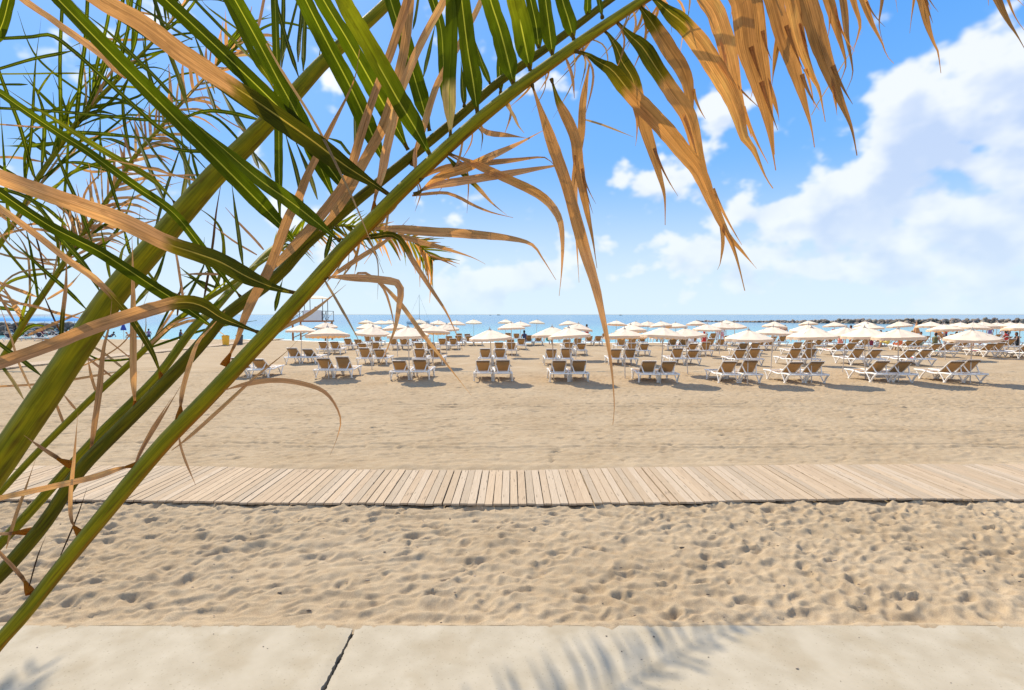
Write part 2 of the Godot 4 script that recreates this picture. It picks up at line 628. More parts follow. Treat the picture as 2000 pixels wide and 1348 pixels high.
	jb.box(Vector3(jx, -0.03, (edge_z + back) * 0.5 + 0.2), Vector3(0.4, 0.06, back - edge_z))
	tag(put(jb.done(), mats["joint"], "pavement"), "dark dirt in the open joint of the paving", "", "", "structure")

# bits of shell, twig and pebble lying about on the near sand
func build_debris() -> void:
	var mm := MultiMesh.new()
	mm.transform_format = MultiMesh.TRANSFORM_3D
	mm.use_colors = true
	mm.mesh = rock_mesh(760)
	mm.instance_count = 300
	for k in 300:
		var z := lerpf(edge_z - 0.02, -7.0, rng.randf())
		var x := rng.randf_range(-7.0, 7.0)
		var s := rng.randf_range(0.003, 0.010) * (1.6 if rng.randf() < 0.1 else 1.0)
		if k < 60:
			z = lerpf(edge_z + 0.02, -3.2, rng.randf())
			s *= 0.6
		var y := 0.012 if k >= 60 else SLAB + s * 0.4
		var bs := Basis.from_euler(Vector3(rng.randf(), rng.randf() * TAU, rng.randf())).scaled(Vector3(s * rng.randf_range(1.0, 2.6), s, s))
		mm.set_instance_transform(k, Transform3D(bs, Vector3(x, y + s * 0.3, z)))
		var g := rng.randf_range(0.5, 3.0)
		mm.set_instance_color(k, Color(g, g * 0.93, g * 0.85))
	var mi := MultiMeshInstance3D.new()
	mi.name = "pebbles"
	mi.multimesh = mm
	mi.material_override = mats["rock"]
	add_child(mi, true)
	tag(mi, "scattered pebbles and shell bits on the footprinted sand", "pebbles", "", "stuff")

func shore_z(x: float) -> float:
	return -57.0 - 7.0 * smoothstep(-14.0, -30.0, x) + 3.0 * smoothstep(10.0, 40.0, x)

# ------------------------------------------------------------------ boardwalk
func along(line: Array, x: float) -> float:
	for k in line.size() - 1:
		if x <= line[k + 1].x or k == line.size() - 2:
			var t: float = (x - line[k].x) / (line[k + 1].x - line[k].x)
			t = clampf(t, 0.0, 1.0)
			t = t * t * (3.0 - 2.0 * t)
			return lerpf(line[k].y, line[k + 1].y, t)
	return 0.0

func build_boardwalk() -> void:
	var walk := base("boardwalk", Vector3(0, 0, -8))
	tag(walk, "pale wooden boardwalk of crosswise planks laid over the sand", "", "", "structure")
	var near := [Vector2(-300, 973), Vector2(170, 976), Vector2(600, 982), Vector2(1000, 984), Vector2(1300, 981), Vector2(1500, 976), Vector2(1700, 973), Vector2(2000, 975), Vector2(2400, 974)]
	var far := [Vector2(-300, 908), Vector2(330, 910), Vector2(650, 917), Vector2(1000, 918), Vector2(1300, 912), Vector2(1600, 907), Vector2(2000, 906), Vector2(2400, 906)]
	var meshes := []
	for k in 4:
		var mb := MB.new()
		var w := 0.104 + 0.003 * k
		mb.box(Vector3.ZERO, Vector3(w, 0.028, 1.0), 0.003)
		# lay the grain along the plank
		for q in mb.v.size():
			mb.uv[q] = Vector2(mb.v[q].x / 0.11 * 0.8 + 0.23 * k, mb.v[q].z * 0.9 + 0.31 * k)
		meshes.append(mb.done())
	var x := -11.2
	var top := 0.062
	var n := 0
	while x < 11.2:
		var pn := 1000.0 + x / 7.3 * 1000.0
		var pf := 1000.0 + x / 8.9 * 1000.0
		var zn := G(1000, along(near, pn), top).z + rng.randf_range(-0.012, 0.012)
		var zf := G(1000, along(far, pf), top).z + rng.randf_range(-0.012, 0.012)
		var k := rng.randi() % 4
		var o := put(meshes[k], mats["wood_%d" % (rng.randi() % 6)], "plank", walk)
		o.position = Vector3(x, top - 0.014 + rng.randf_range(-0.003, 0.003), (zn + zf) * 0.5 + 8.0)
		o.scale = Vector3(1, 1, zn - zf)
		o.rotation = Vector3(rng.randf_range(-0.002, 0.002), rng.randf_range(-0.004, 0.004), rng.randf_range(-0.02, 0.02))
		x += 0.104 + 0.003 * k + 0.008 + (0.010 if n % 9 == 4 else 0.0) + rng.randf_range(-0.002, 0.004)
		n += 1
	for s in [[-7.55, 0.0], [-8.6, 0.0]]:
		var mb := MB.new()
		mb.box(Vector3(0, 0.014, s[0] + 8.0), Vector3(22.4, 0.036, 0.06))
		put(mb.done(), mats["dark_wood"], "stringer", walk)
	# the second walk, running down to the water
	var side := base("boardwalk", Vector3(-25.7, 0, -42))
	tag(side, "second pale boardwalk running down the beach to the water", "", "", "structure")
	var bm := MB.new()
	bm.box(Vector3.ZERO, Vector3(1.6, 0.08, 0.121), 0.004)
	var bmesh_ := bm.done()
	var z := 20.0
	n = 0
	while z > -14.0:
		var o := put(bmesh_, mats["wood_%d" % (rng.randi() % 6)], "plank", side)
		o.position = Vector3(rng.randf_range(-0.02, 0.02), 0.06, z)
		z -= 0.125
		n += 1

# ------------------------------------------------------------------ sea
func build_sea() -> void:
	var rows := [-44.0, -54.0, -60.0, -66.0, -75.0, -90.0, -115.0, -150.0, -200.0, -280.0, -400.0, -700.0, -1500.0, -4000.0, -12000.0, -40000.0]
	var mb := MB.new()
	var nx := 40
	for j in rows.size():
		var z: float = rows[j]
		for i in nx + 1:
			var x := (float(i) / nx - 0.5) * 2.0 * (240.0 + absf(z) * 2.2)
			var t := smoothstep(56.0, 190.0, -z)
			var c := Color(0.10, 0.36, 0.40).lerp(Color(0.028, 0.17, 0.30), t)
			mb.vert(Vector3(x, -0.35, z), Vector3.UP, c)
	for j in rows.size() - 1:
		for i in nx:
			var a := j * (nx + 1) + i
			mb.tri(a, a + 1, a + nx + 2)
			mb.tri(a, a + nx + 2, a + nx + 1)
	tag(put(mb.done(), mats["water"], "sea"), "calm blue sea, turquoise by the beach, up to the horizon", "", "", "structure")
	# small surf at the waterline
	var s := MB.new()
	var f := noise(77, 0.08, 3)
	s.grid(300, 3, func(u: float, v: float) -> Vector3:
		var x := lerpf(-110, 110, u)
		var z := shore_z(x) + 1.7 + f.get_noise_1d(x) * 1.6 + (v - 0.5) * (0.5 + 0.5 * absf(f.get_noise_1d(x * 3.0)))
		return Vector3(x, -0.33 + 0.05 * sin(v * PI), z),
		func(u: float, v: float) -> Color: return Color(0.8, 0.84, 0.85))
	s.upward()
	tag(put(s.done(), mats["rock"], "water"), "thin line of white surf along the beach", "", "", "structure")
	# ships far out
	for q in [[1212, 2600.0, 14.0, "dark cargo ship far out on the horizon"], [958, 2400.0, 9.0, "small dark boat far out on the horizon"], [974, 3600.0, 22.0, "long low ship far out, faint on the horizon"]]:
		var d: float = q[1]
		var o := base("ship", Vector3((q[0] - 1000.0) / FOCAL * d, -0.35, -d))
		tag(o, q[3], "ship")
		var hb := MB.new()
		hull(hb, q[2], q[2] * 0.2, q[2] * 0.14)
		put(hb.done(), mats["dark_hull"], "body", o)
		var cb := MB.new()
		cb.box(Vector3(-q[2] * 0.22, q[2] * 0.2, 0), Vector3(q[2] * 0.26, q[2] * 0.16, q[2] * 0.12))
		put(cb.done(), mats["dark_hull"], "cabin", o)
	var y := base("sailing_boat", Vector3(-0.183 * 170.0, -0.35, -170.0), 0.3)
	tag(y, "moored sailing boat with a bare mast behind the parasols", "boat")
	var hb := MB.new()
	hull(hb, 7.5, 2.2, 0.9)
	put(hb.done(), mats["hull"], "body", y)
	var ms := MB.new()
	ms.tube([Vector3(0.4, 0.8, 0), Vector3(0.4, 9.8, 0)], [0.09, 0.05], 6)
	put(ms.done(), mats["pole"], "mast", y)
	var bo := MB.new()
	bo.tube([Vector3(0.4, 1.8, 0), Vector3(-2.6, 1.9, 0)], [0.07, 0.06], 6)
	put(bo.done(), mats["pole"], "boom", y)
	for r in [[3.6, 0.9], [-3.5, 0.9]]:
		var w := MB.new()
		w.tube([Vector3(r[0], r[1], 0), Vector3(0.4, 9.6, 0)], [0.02, 0.02], 4)
		put(w.done(), mats["steel"], "stay", y)

func hull(mb: MB, length: float, wide: float, high: float) -> void:
	mb.grid(14, 8, func(u: float, v: float) -> Vector3:
		var x := (u - 0.5) * length
		var taper := pow(maxf(0.0, 1.0 - pow(absf(u - 0.42) / 0.58, 2.4)), 0.7)
		var a := PI * v
		return Vector3(x, high - sin(a) * high * 1.3 + u * u * high * 0.3, -cos(a) * wide * 0.5 * taper),
		func(u: float, v: float) -> Color: return Color.WHITE)
	mb.grid(14, 2, func(u: float, v: float) -> Vector3:
		var x := (u - 0.5) * length
		var taper := pow(maxf(0.0, 1.0 - pow(absf(u - 0.42) / 0.58, 2.4)), 0.7)
		return Vector3(x, high * 0.98 + u * u * high * 0.3, (v - 0.5) * wide * taper),
		func(u: float, v: float) -> Color: return Color.WHITE)

# ------------------------------------------------------------------ the near palm
const TINTS := {
	"g": Color(0.108, 0.135, 0.011), "y": Color(0.26, 0.25, 0.022), "t": Color(0.82, 0.53, 0.32), "o": Color(0.79, 0.475, 0.21),
	"p": Color(0.62, 0.50, 0.34), "k": Color(0.13, 0.085, 0.05), "n": Color(0.75, 0.32, 0.02),
}
# kind (base tint, tip tint, tenth where they meet), width and distances, then the run of the leaflet from its foot to its tip
const LEAVES := """
gg5 36 1.20 0.90|580,480 545,436 467,356 415,304 341,230 241,130 120,6 60,-56
gg5 28 0.97 0.98|660,468 578,402 504,349 439,293 390,250 352,214
gt5 34 0.95 0.80|757,378 717,351 671,321 615,278 560,239 504,200 448,163 415,141 350,97 278,43 204,0 120,-60
gg5 34 1.18 1.00|690,392 600,270 540,205 467,134 402,72 331,6 270,-50
gg5 34 1.20 1.02|652,386 619,312 580,224 541,152 504,82 461,4 430,-50
yg2 15 1.28 1.25|535,174 520,145 500,115 470,55 445,4 425,-40
gg5 38 1.18 1.05|752,320 711,226 680,161 643,91 598,2 575,-50
gg5 36 1.18 1.06|795,289 770,240 735,178 680,80 633,2 610,-40
gy5 40 0.97 0.92|840,303 810,249 776,193 750,147 717,89 669,6 645,-45
gg5 34 1.19 1.12|838,252 830,221 804,134 782,61 763,2 750,-50
gg5 22 1.20 1.20|880,242 868,160 862,60 845,0 835,-40
tg3 28 0.98 0.95|880,264 878,178 882,102 884,4 884,-50
gg5 36 0.99 0.95|932,219 924,160 913,93 902,4 895,-50
gg5 40 1.00 0.95|1003,166 993,121 976,56 959,4 945,-50
gy5 42 1.00 0.95|1035,134 1019,56 1006,4 995,-50
gg5 24 1.22 1.20|1053,98 1047,48 1037,2 1030,-40
gg5 30 1.03 1.00|1079,107 1073,56 1066,2 1060,-45
gg5 32 1.05 1.02|1120,74 1110,37 1099,2 1088,-45
gg5 16 1.24 1.20|1147,34 1148,0 1148,-40
gg5 12 1.10 1.10|1176,32 1170,0 1163,-40
gg5 14 1.22 1.24|978,180 975,130 972,90
gg5 12 1.22 1.26|958,165 940,120 925,70
gg5 12 1.22 1.26|907,206 903,160 900,120
gt4 30 0.95 0.82|575,572 541,564 485,542 430,512 374,492 324,475 241,436 167,408 93,382 0,349 -50,332
gt3 24 0.95 0.88|501,648 467,635 430,620 395,598 356,591 300,604 185,642 100,676 0,712 -30,722
gg5 25 1.10 0.90|417,640 356,596 300,560 204,497 148,468 98,442 37,402 0,376 -50,345
gg5 18 1.14 1.00|470,580 430,533 393,483 350,428 315,397 278,373 223,334 167,293 111,258 37,208 0,182 -40,160
yy5 12 1.22 1.40|342,397 297,350 204,295 148,260 102,230 60,205 0,165
gg5 9 1.25 1.45|404,332 356,282 307,247 260,205 200,150 167,120 139,96 100,69 60,72 0,75 -30,76
gg5 11 1.20 1.35|199,577 167,522 130,477 111,455 95,430 70,400 40,350
Gt4 12 1.15 1.05|318,745 297,688 262,630 237,598 185,544 130,505 74,460 0,405 -30,385
gg5 10 1.15 1.2|80,734 46,706 9,680 -30,650
tg5 8 1.15 1.2|46,780 28,749 9,722 -20,690
Ot1 11 1.12 1.12|265,802 262,770 260,736 260,680 260,600 259,520 257,450
Ot1 10 1.10 1.15|172,895 178,872 184,828 193,763 202,680 213,635 219,580
Ot1 8 0.97 1.0|351,812 356,765 371,710 386,669 412,640 440,607
Ot1 16 0.95 1.02|441,708 463,663 478,618 500,570 523,529 542,480 562,425 580,390 600,340 640,260 690,160 702,96
tt5 16 1.00 0.99|512,568 523,536 569,486 606,446 640,405 680,345 711,247 735,176 760,115 778,61 797,0 806,-40
tt5 18 1.10 1.00|618,460 646,425 671,388 717,304 750,241 778,148 793,74 800,2 804,-40
Ot1 15 0.96 0.98|731,412 732,388 745,341 754,295 767,239 782,180 810,111 837,56 862,11 882,-35
tt5 11 1.12 1.1|805,320 828,247 854,167 885,110 930,25 945,-10
tt5 7 0.96 1.0|811,333 811,300 815,268
pp5 5 0.90 0.90|520,85 550,137 606,225 633,273 661,330 689,388 721,464 749,534
gg5 9 0.96 0.98|537,608 545,572 553,543
gg5 10 0.96 1.0|634,505 645,465 652,430
tt5 13 0.96 1.0|812,378 850,363 943,348 1008,337 1060,328 1090,325 1100,345 1106,372
tt5 10 0.96 1.05|822,350 865,328 933,319 998,313 1050,307 1068,309 1082,322 1094,340
ot5 14 0.96 1.0|818,376 860,345 906,330 961,304 1017,278 1068,251
ot5 14 0.97 1.0|878,300 893,306 943,328 998,354 1054,382 1082,410 1094,436 1098,470 1098,505 1096,540 1092,578
tt5 9 0.98 1.05|938,240 948,258 998,265 1030,270
pp5 6 0.99 1.0|985,198 1003,225 1012,245 1024,260
gt5 8 0.98 1.05|868,302 878,311 906,341 933,367 961,397 991,421
tt5 5 0.98 1.1|805,382 865,376 896,385 924,400 961,415 1002,425
ot5 19 1.00 0.92|1040,168 1054,209 1073,261 1091,311 1110,367 1132,449 1150,510 1168,570 1183,640 1195,720 1200,790 1197,830
go1 16 1.02 1.0|1078,158 1091,200 1110,237 1124,274 1130,321 1139,376 1150,430 1158,470 1166,524
ot5 12 1.03 1.05|1152,120 1139,200 1136,256 1128,311 1123,367 1126,460 1131,552
tt5 5 1.02 1.0|1106,115 1118,150 1122,192
pp5 4 1.05 1.1|1140,233 1180,245 1238,268
tt5 15 0.95 1.0|716,450 747,445 825,451 915,456 1000,466 1040,478 1060,505 1086,547
tt5 9 0.95 1.1|712,462 734,464 775,461 838,477 915,500 948,516
tt5 8 0.95 1.0|640,548 656,534 708,500 760,466 800,425
tt5 12 0.95 0.95|632,545 651,541 721,544 765,549 780,556 783,575 780,596 772,640 757,680 742,715
pp5 5 0.95 0.95|633,545 640,557 661,593 692,648 704,674
tt5 7 0.97 0.97|734,540 741,549 786,598 822,648 865,702 921,773
gt4 9 0.96 1.0|650,468 720,464 773,461 806,510 843,567 869,606 887,643 904,685
tt5 4 0.96 1.0|690,545 708,531 747,560 765,611 771,652
tt5 7 0.96 0.96|520,668 552,640 597,617 650,577 676,556
tt5 6 0.95 0.92|335,880 371,852 440,790 500,735 556,690 586,660
tt5 8 0.95 0.9|436,763 482,750 538,743 593,750 638,769 664,813 660,850 644,890
tt5 4 0.95 0.95|350,855 352,868 360,895 382,948
Ot1 10 0.95 0.90|268,908 230,916 178,933 89,953 0,972 -40,980
tt5 6 0.95 1.0|262,912 267,899 297,839 336,776
tt5 4 0.95 1.0|264,908 280,875 310,825 352,755
Ot1 7 0.96 0.96|156,1042 147,1032 138,1010 138,959 144,900 147,865 152,806
kk5 3 0.97 1.0|118,1085 150,1010 170,952
Ot1 8 0.97 0.97|56,1152 46,1132 30,1113 9,1090 -12,1068
kk5 3 0.97 1.0|57,1145 72,1090 89,1048
Ot1 6 1.12 1.1|50,1039 20,1042 -10,1043
tt5 6 1.12 1.1|12,1072 30,1010 48,960 70,895
Ot1 7 1.12 1.1|132,905 120,900 83,877 46,850
tt5 5 1.5 1.5|125,830 110,790 104,770
tt5 4 1.5 1.5|148,800 135,785 122,768
tt5 5 1.5 1.5|188,767 178,735 171,698
gg5 9 2.0 1.8|113,298 119,249 117,130 121,19 122,-25
gg5 10 2.05 1.9|146,255 147,249 158,148 167,74 171,-10
gg5 9 2.1 1.9|180,205 185,148 193,111 210,40 216,-10
gg5 10 2.1 1.9|164,222 178,190 193,158 223,83 234,37 241,-10
gg5 9 2.15 1.9|226,165 241,89 249,56 257,-10
gg5 9 2.15 1.9|236,150 260,96 268,55 276,-10
yg5 10 1.30 1.6|370,224 352,158 330,98 319,52 304,4 298,-25
gg5 7 2.0 1.8|50,357 52,341 63,241 69,130 78,56 80,36
gg5 9 2.0 1.8|75,364 63,334 48,278 37,241 19,195 0,145 -12,110
gg5 8 1.9 1.7|142,99 110,106 65,115 0,134 -30,143
yy5 4 2.0 1.8|170,143 90,144 0,145 -20,145
gg5 5 2.0 1.8|54,165 0,165 -20,165
yy5 5 2.0 1.8|72,184 90,155 112,128
gg5 7 1.5 1.8|342,239 260,232 130,219 0,211 -30,209
gg5 8 1.9 1.7|108,256 121,258 185,260 278,269 318,274 332,280 341,291
gg5 5 2.0 1.8|76,352 148,299 186,273 232,237 278,195 344,152
gg5 8 1.8 1.9|182,482 167,438 148,388 130,349 111,300 93,254 80,220
gg5 8 1.4 1.8|325,404 319,388 297,341 275,286 254,239 240,200
gg5 7 1.8 1.8|240,430 226,388 213,341 200,289 190,240
gg5 5 1.5 1.9|340,345 330,334 297,291 267,241 250,215
gy5 6 2.0 1.8|124,418 126,378 132,304 134,230 136,196
gg5 4 2.0 1.9|191,350 195,300 195,230 197,190
gg5 6 2.0 1.9|192,495 178,467 163,421 150,395
gg5 6 1.4 1.8|303,450 325,369 350,295 356,265
yy5 9 1.30 1.5|353,390 361,360 372,293 374,285
gg5 9 1.35 1.8|372,370 363,323 354,267 352,240
gg5 18 1.15 1.30|548,434 546,406 545,323 544,220 541,111 537,0 536,-40
gg5 10 1.4 1.6|550,132 552,83 554,0 554,-30
gg5 9 1.28 1.5|583,150 563,89 545,28 536,-10
gg5 9 1.3 1.6|582,122 584,83 589,28 593,-20
gg5 10 1.3 1.6|592,139 593,93 595,37 598,-20
tt5 6 1.4 1.7|463,86 483,78 504,50 515,0 520,-25
gg5 6 1.3 1.7|550,117 563,70 580,4 586,-20
yg5 7 1.35 1.7|500,124 458,80 430,52 382,2 370,-15
yy5 4 1.5 1.7|468,60 408,17 390,-5
yg5 7 1.4 1.7|420,184 393,104 380,70 372,40
gg5 8 1.4 1.7|424,225 404,167 394,140
gg5 9 1.3 1.6|480,252 460,226 435,182 424,160
gg5 10 1.3 1.6|480,262 476,254 461,230 452,205
gg5 8 1.3 1.6|506,330 491,293 484,275
yg5 9 1.3 1.6|530,348 516,325 500,304 492,290
gg5 9 1.3 1.5|592,396 578,334 560,271 554,245
yg5 9 1.3 1.5|620,390 602,334 582,287 570,262
gg5 8 1.4 1.7|476,522 473,510 463,440 454,371 450,345
kk5 5 1.5 1.8|397,590 404,551 415,479 422,415 434,345
gg5 6 1.5 1.8|362,590 382,551 398,518 403,495
tt5 4 1.5 1.8|515,488 495,465 471,440 440,405
tt5 3 1.5 1.8|502,498 458,472 421,444 400,430
tt5 4 1.5 1.8|430,536 390,535 352,536
gg5 5 1.5 1.8|425,563 390,549 353,537
kk5 4 1.5 1.6|346,617 350,577 354,549
gg5 6 1.25 1.4|686,304 674,290 665,278 639,269 630,266
gg5 9 1.25 1.5|695,310 694,230 690,150
gg5 8 1.25 1.5|827,150 838,100 847,61 852,40
gy5 6 1.25 1.5|806,58 812,30 818,-10
yg5 7 1.6 1.4|18,470 15,415 11,360 7,304 2,230 0,190
gg5 30 1.0 1.0|-20,95 5,45 22,-25
tt5 12 1.05 1.1|246,154 222,135 204,111 148,70 93,30 52,2 30,-15
gg5 9 1.3 1.6|506,231 467,200 411,158 343,108 325,98 260,54 185,6 160,-12
gg5 7 1.4 1.7|352,204 315,163 260,108 204,56 163,24 140,0
yg5 5 1.3 1.7|376,78 349,63 304,33 256,2 240,-8
tt5 3 1.9 1.8|95,250 40,246 0,243 -20,242
yg5 7 1.9 1.7|132,443 93,408 61,388 40,360
gg5 8 1.7 1.6|173,609 130,566 83,525 22,468 0,445
gt4 8 1.5 1.6|117,702 121,625 128,561 130,496 131,480
yg5 7 1.8 1.7|216,550 210,514 198,451 194,430
gg5 7 1.8 1.7|256,500 254,496 245,459 238,430
tt5 6 1.9 1.7|72,580 40,568 0,553 -20,546
tt5 5 1.8 1.7|162,623 110,611 65,598 0,587 -20,583
tt5 6 1.8 1.7|46,630 26,595 6,561 -5,540
kk5 4 1.8 1.7|126,662 111,635 89,585 80,560
tt5 5 1.7 1.6|54,655 100,635 167,607 180,600
tt5 4 1.8 1.8|92,585 130,562 145,548 160,530
kk5 4 1.8 1.8|90,546 84,520 74,477 61,440 55,425
yg5 9 1.15 1.5|260,600 269,588 304,544 325,486 335,455
tt5 4 1.5 1.6|150,680 185,650 230,610
tt5 4 1.6 1.6|60,760 35,705 22,660 0,600
go2 27 1.02 1.05|1126,101 1148,107 1169,121 1196,137 1224,171 1254,204 1291,241 1332,290 1366,334 1391,391 1410,435 1428,471 1441,510 1455,568
oo5 6 1.05 1.05|1404,420 1410,448 1412,477 1406,518 1401,528
oo5 6 1.05 1.05|1408,430 1425,461 1449,490 1478,525
go3 26 1.06 1.06|1204,42 1230,69 1254,91 1280,130 1311,176 1345,228 1363,295 1378,347 1397,391 1416,446
go3 20 1.05 1.08|1178,58 1187,66 1206,96 1215,121 1237,158 1250,223 1275,303 1290,352 1298,386 1299,440
go2 25 1.08 1.12|1246,8 1271,41 1287,65 1313,104 1335,139 1347,185 1352,241 1361,272
go2 31 1.10 1.10|1268,-12 1308,24 1335,45 1369,85 1400,134 1425,176 1443,219 1456,269 1472,290 1495,344 1510,368
go1 29 1.14 1.10|1345,-55 1372,-10 1397,25 1419,93 1437,167 1454,223 1468,268
go1 32 1.16 1.12|1385,-80 1412,-40 1443,0 1456,93 1478,167 1500,249 1515,333
oo5 24 1.20 1.18|1432,-100 1455,-50 1474,0 1483,74 1495,148 1504,204 1509,249 1513,302
oo5 8 1.18 1.18|1498,150 1506,176 1519,219 1522,238
oo5 28 1.20 1.16|1468,-115 1490,-50 1511,0 1530,65 1552,130 1567,185 1584,245 1591,288
oo5 9 1.19 1.2|1526,40 1522,65 1513,121 1508,166
oo5 22 1.22 1.2|1500,-126 1525,-50 1545,0 1563,83 1585,145 1600,176 1612,238
oo5 32 1.20 1.12|1525,-136 1555,-50 1576,0 1597,74 1619,139 1641,195 1663,249 1674,304
oo5 6 1.15 1.15|1625,150 1630,185 1635,226
oo5 19 1.25 1.22|1580,-150 1602,-50 1619,0 1637,65 1650,111 1652,130 1642,158
oo5 12 1.26 1.24|1612,-158 1635,-50 1647,9 1654,74 1663,121 1665,148 1652,180
oo5 13 1.28 1.25|1640,-166 1655,-50 1667,0 1680,46 1676,70 1664,108
oo5 15 1.28 1.24|1658,-170 1672,-50 1687,0 1704,46 1723,83 1732,108 1746,124
oo5 10 1.3 1.3|1722,-182 1726,-50 1723,0 1717,46 1724,80
oo5 6 1.32 1.3|1740,-186 1746,-40 1750,0 1753,24
oo5 10 1.34 1.3|1790,-193 1790,-50 1785,0 1780,37 1777,65
oo5 19 1.34 1.28|1770,-190 1790,-50 1802,0 1811,46 1824,83 1832,100 1838,143
oo5 20 1.4 1.3|1900,-190 1925,-60 1947,0 1969,43 1989,74 2006,104
oo5 10 1.4 1.35|1925,-188 1955,-50 1973,9 1989,43 2010,70
oo5 7 1.42 1.4|1940,-186 1975,-30 1988,0 2010,18
pp5 2 1.25 1.3|1585,225 1605,190 1650,120 1685,60
"""

var stems := []     # the leaf stalks of the near palm: [node, picture points, widths, distances]

func smooth_run(pts: Array, n: int) -> Array:
	# Catmull-Rom through the points, evenly spaced
	var fine := []
	for k in pts.size() - 1:
		var a: Vector3 = pts[maxi(k - 1, 0)]
		var b: Vector3 = pts[k]
		var c: Vector3 = pts[k + 1]
		var d: Vector3 = pts[mini(k + 2, pts.size() - 1)]
		for q in 8:
			var t := q / 8.0
			fine.append(0.5 * (2.0 * b + (c - a) * t + (2.0 * a - 5.0 * b + 4.0 * c - d) * t * t + (3.0 * b - a - 3.0 * c + d) * t * t * t))
	fine.append(pts[pts.size() - 1])
	var total := 0.0
	var at := [0.0]
	for k in range(1, fine.size()):
		total += (fine[k] - fine[k - 1]).length()
		at.append(total)
	var out := []
	var j := 0
	for k in n + 1:
		var want := total * k / n
		while j < fine.size() - 2 and at[j + 1] < want:
			j += 1
		var span: float = maxf(at[j + 1] - at[j], 1e-9)
		out.append(fine[j].lerp(fine[j + 1], clampf((want - at[j]) / span, 0.0, 1.0)))
	return out

func stalk(palm: Node3D, crown: Vector3, label: String, flat: Array, under: float, tone := 1.0) -> void:
	# flat: [px, py, width, distance] from the crown outwards
	var pts := []
	var rad := []
	pts.append(crown)
	rad.append(flat[0][2] * 0.55)
	var foot := P(flat[0][0], flat[0][1], flat[0][3])
	for w in [0.4, 0.65, 0.8, 0.9, 0.96]:
		pts.append(crown.lerp(foot, w))
		rad.append(flat[0][2] * 0.5 / 1.08)
	for q in flat:
		pts.append(P(q[0], q[1], q[3]))
		rad.append(q[2] * 0.5 / 1.08)
	var n := 120
	var run := smooth_run(pts, n)
	var total := 0.0
	var at := [0.0]
	for k in range(1, pts.size()):
		total += (pts[k] - pts[k - 1]).length()
		at.append(total)
	var mb := MB.new()
	var sides := 28
	var f := noise(300 + stems.size(), 1.0, 3)
	for k in n + 1:
		var t: Vector3 = (run[mini(k + 1, n)] - run[maxi(k - 1, 0)]).normalized()
		var view: Vector3 = (EYE - run[k]).normalized()
		var s := view.cross(t).normalized()
		if s.y < 0.0:
			s = -s
		var nn := s.cross(t).normalized()
		if nn.dot(view) < 0.0:
			nn = -nn
		var want := total * k / n
		var j := 0
		while j < pts.size() - 2 and at[j + 1] < want:
			j += 1
		var r: float = lerpf(rad[j], rad[j + 1], clampf((want - at[j]) / (at[j + 1] - at[j]), 0.0, 1.0))
		r = r / per_metre(run[k], s, t)
		for q in sides + 1:
			var a := TAU * q / sides
			var ca := cos(a)
			var sa := sin(a)
			# a keeled back, a flat upper face with a groove
			var rr := r * (1.0 + 0.10 * cos(2.0 * a) - 0.10 * exp(-pow((fposmod(a, TAU) - 2.2) / 0.35, 2.0)) + 0.035 * f.get_noise_2d(a * 3.0, want * 1.5) + 0.02 * f.get_noise_2d(a * 1.0 + 60.0, want * 12.0))
			var w1 := f.get_noise_2d(want * 7.0, a * 0.7)
			var w2 := f.get_noise_2d(want * 40.0, a * 1.6 + 30.0)
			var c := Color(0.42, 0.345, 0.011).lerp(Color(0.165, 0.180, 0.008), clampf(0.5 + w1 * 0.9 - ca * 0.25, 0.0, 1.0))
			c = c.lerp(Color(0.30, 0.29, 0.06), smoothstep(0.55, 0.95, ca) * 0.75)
			c = c.lerp(Color(0.42, 0.17, 0.012), smoothstep(0.45, 0.95, -ca) * under * clampf(0.65 + w1, 0.0, 1.0))
			c = c.lerp(Color(0.10, 0.045, 0.012), smoothstep(0.30, 0.52, w2) * 0.65)
			c = Color(c.r * tone, c.g * tone, c.b * tone)
			mb.vert(run[k] + s * ca * rr + nn * sa * rr * 0.85, (s * ca + nn * sa).normalized(), c, Vector2(float(q) / sides, want * 1.2))
	for k in n:
		for q in sides:
			var a := k * (sides + 1) + q
			var b := a + sides + 1
			mb.tri(a, a + 1, b + 1); mb.tri(a, b + 1, b)
	var o := put(mb.done(), mats["rachis"], "frond", palm)
	o.set_meta("label", label)
	stems.append([o, flat])

func nearest_stem(p: Vector2, d0: float) -> Array:
	var best := [0, 1e9, d0]
	for k in stems.size():
		var flat: Array = stems[k][1]
		for j in flat.size() - 1:
			var a := Vector2(flat[j][0], flat[j][1])
			var b := Vector2(flat[j + 1][0], flat[j + 1][1])
			var t := clampf((p - a).dot(b - a) / (b - a).length_squared(), 0.0, 1.0)
			var dd: float = lerpf(flat[j][3], flat[j + 1][3], t)
			var gap := p.distance_to(a.lerp(b, t)) + 160.0 * absf(dd - d0)
			if gap < best[1]:
				best = [k, gap, dd]
	return best

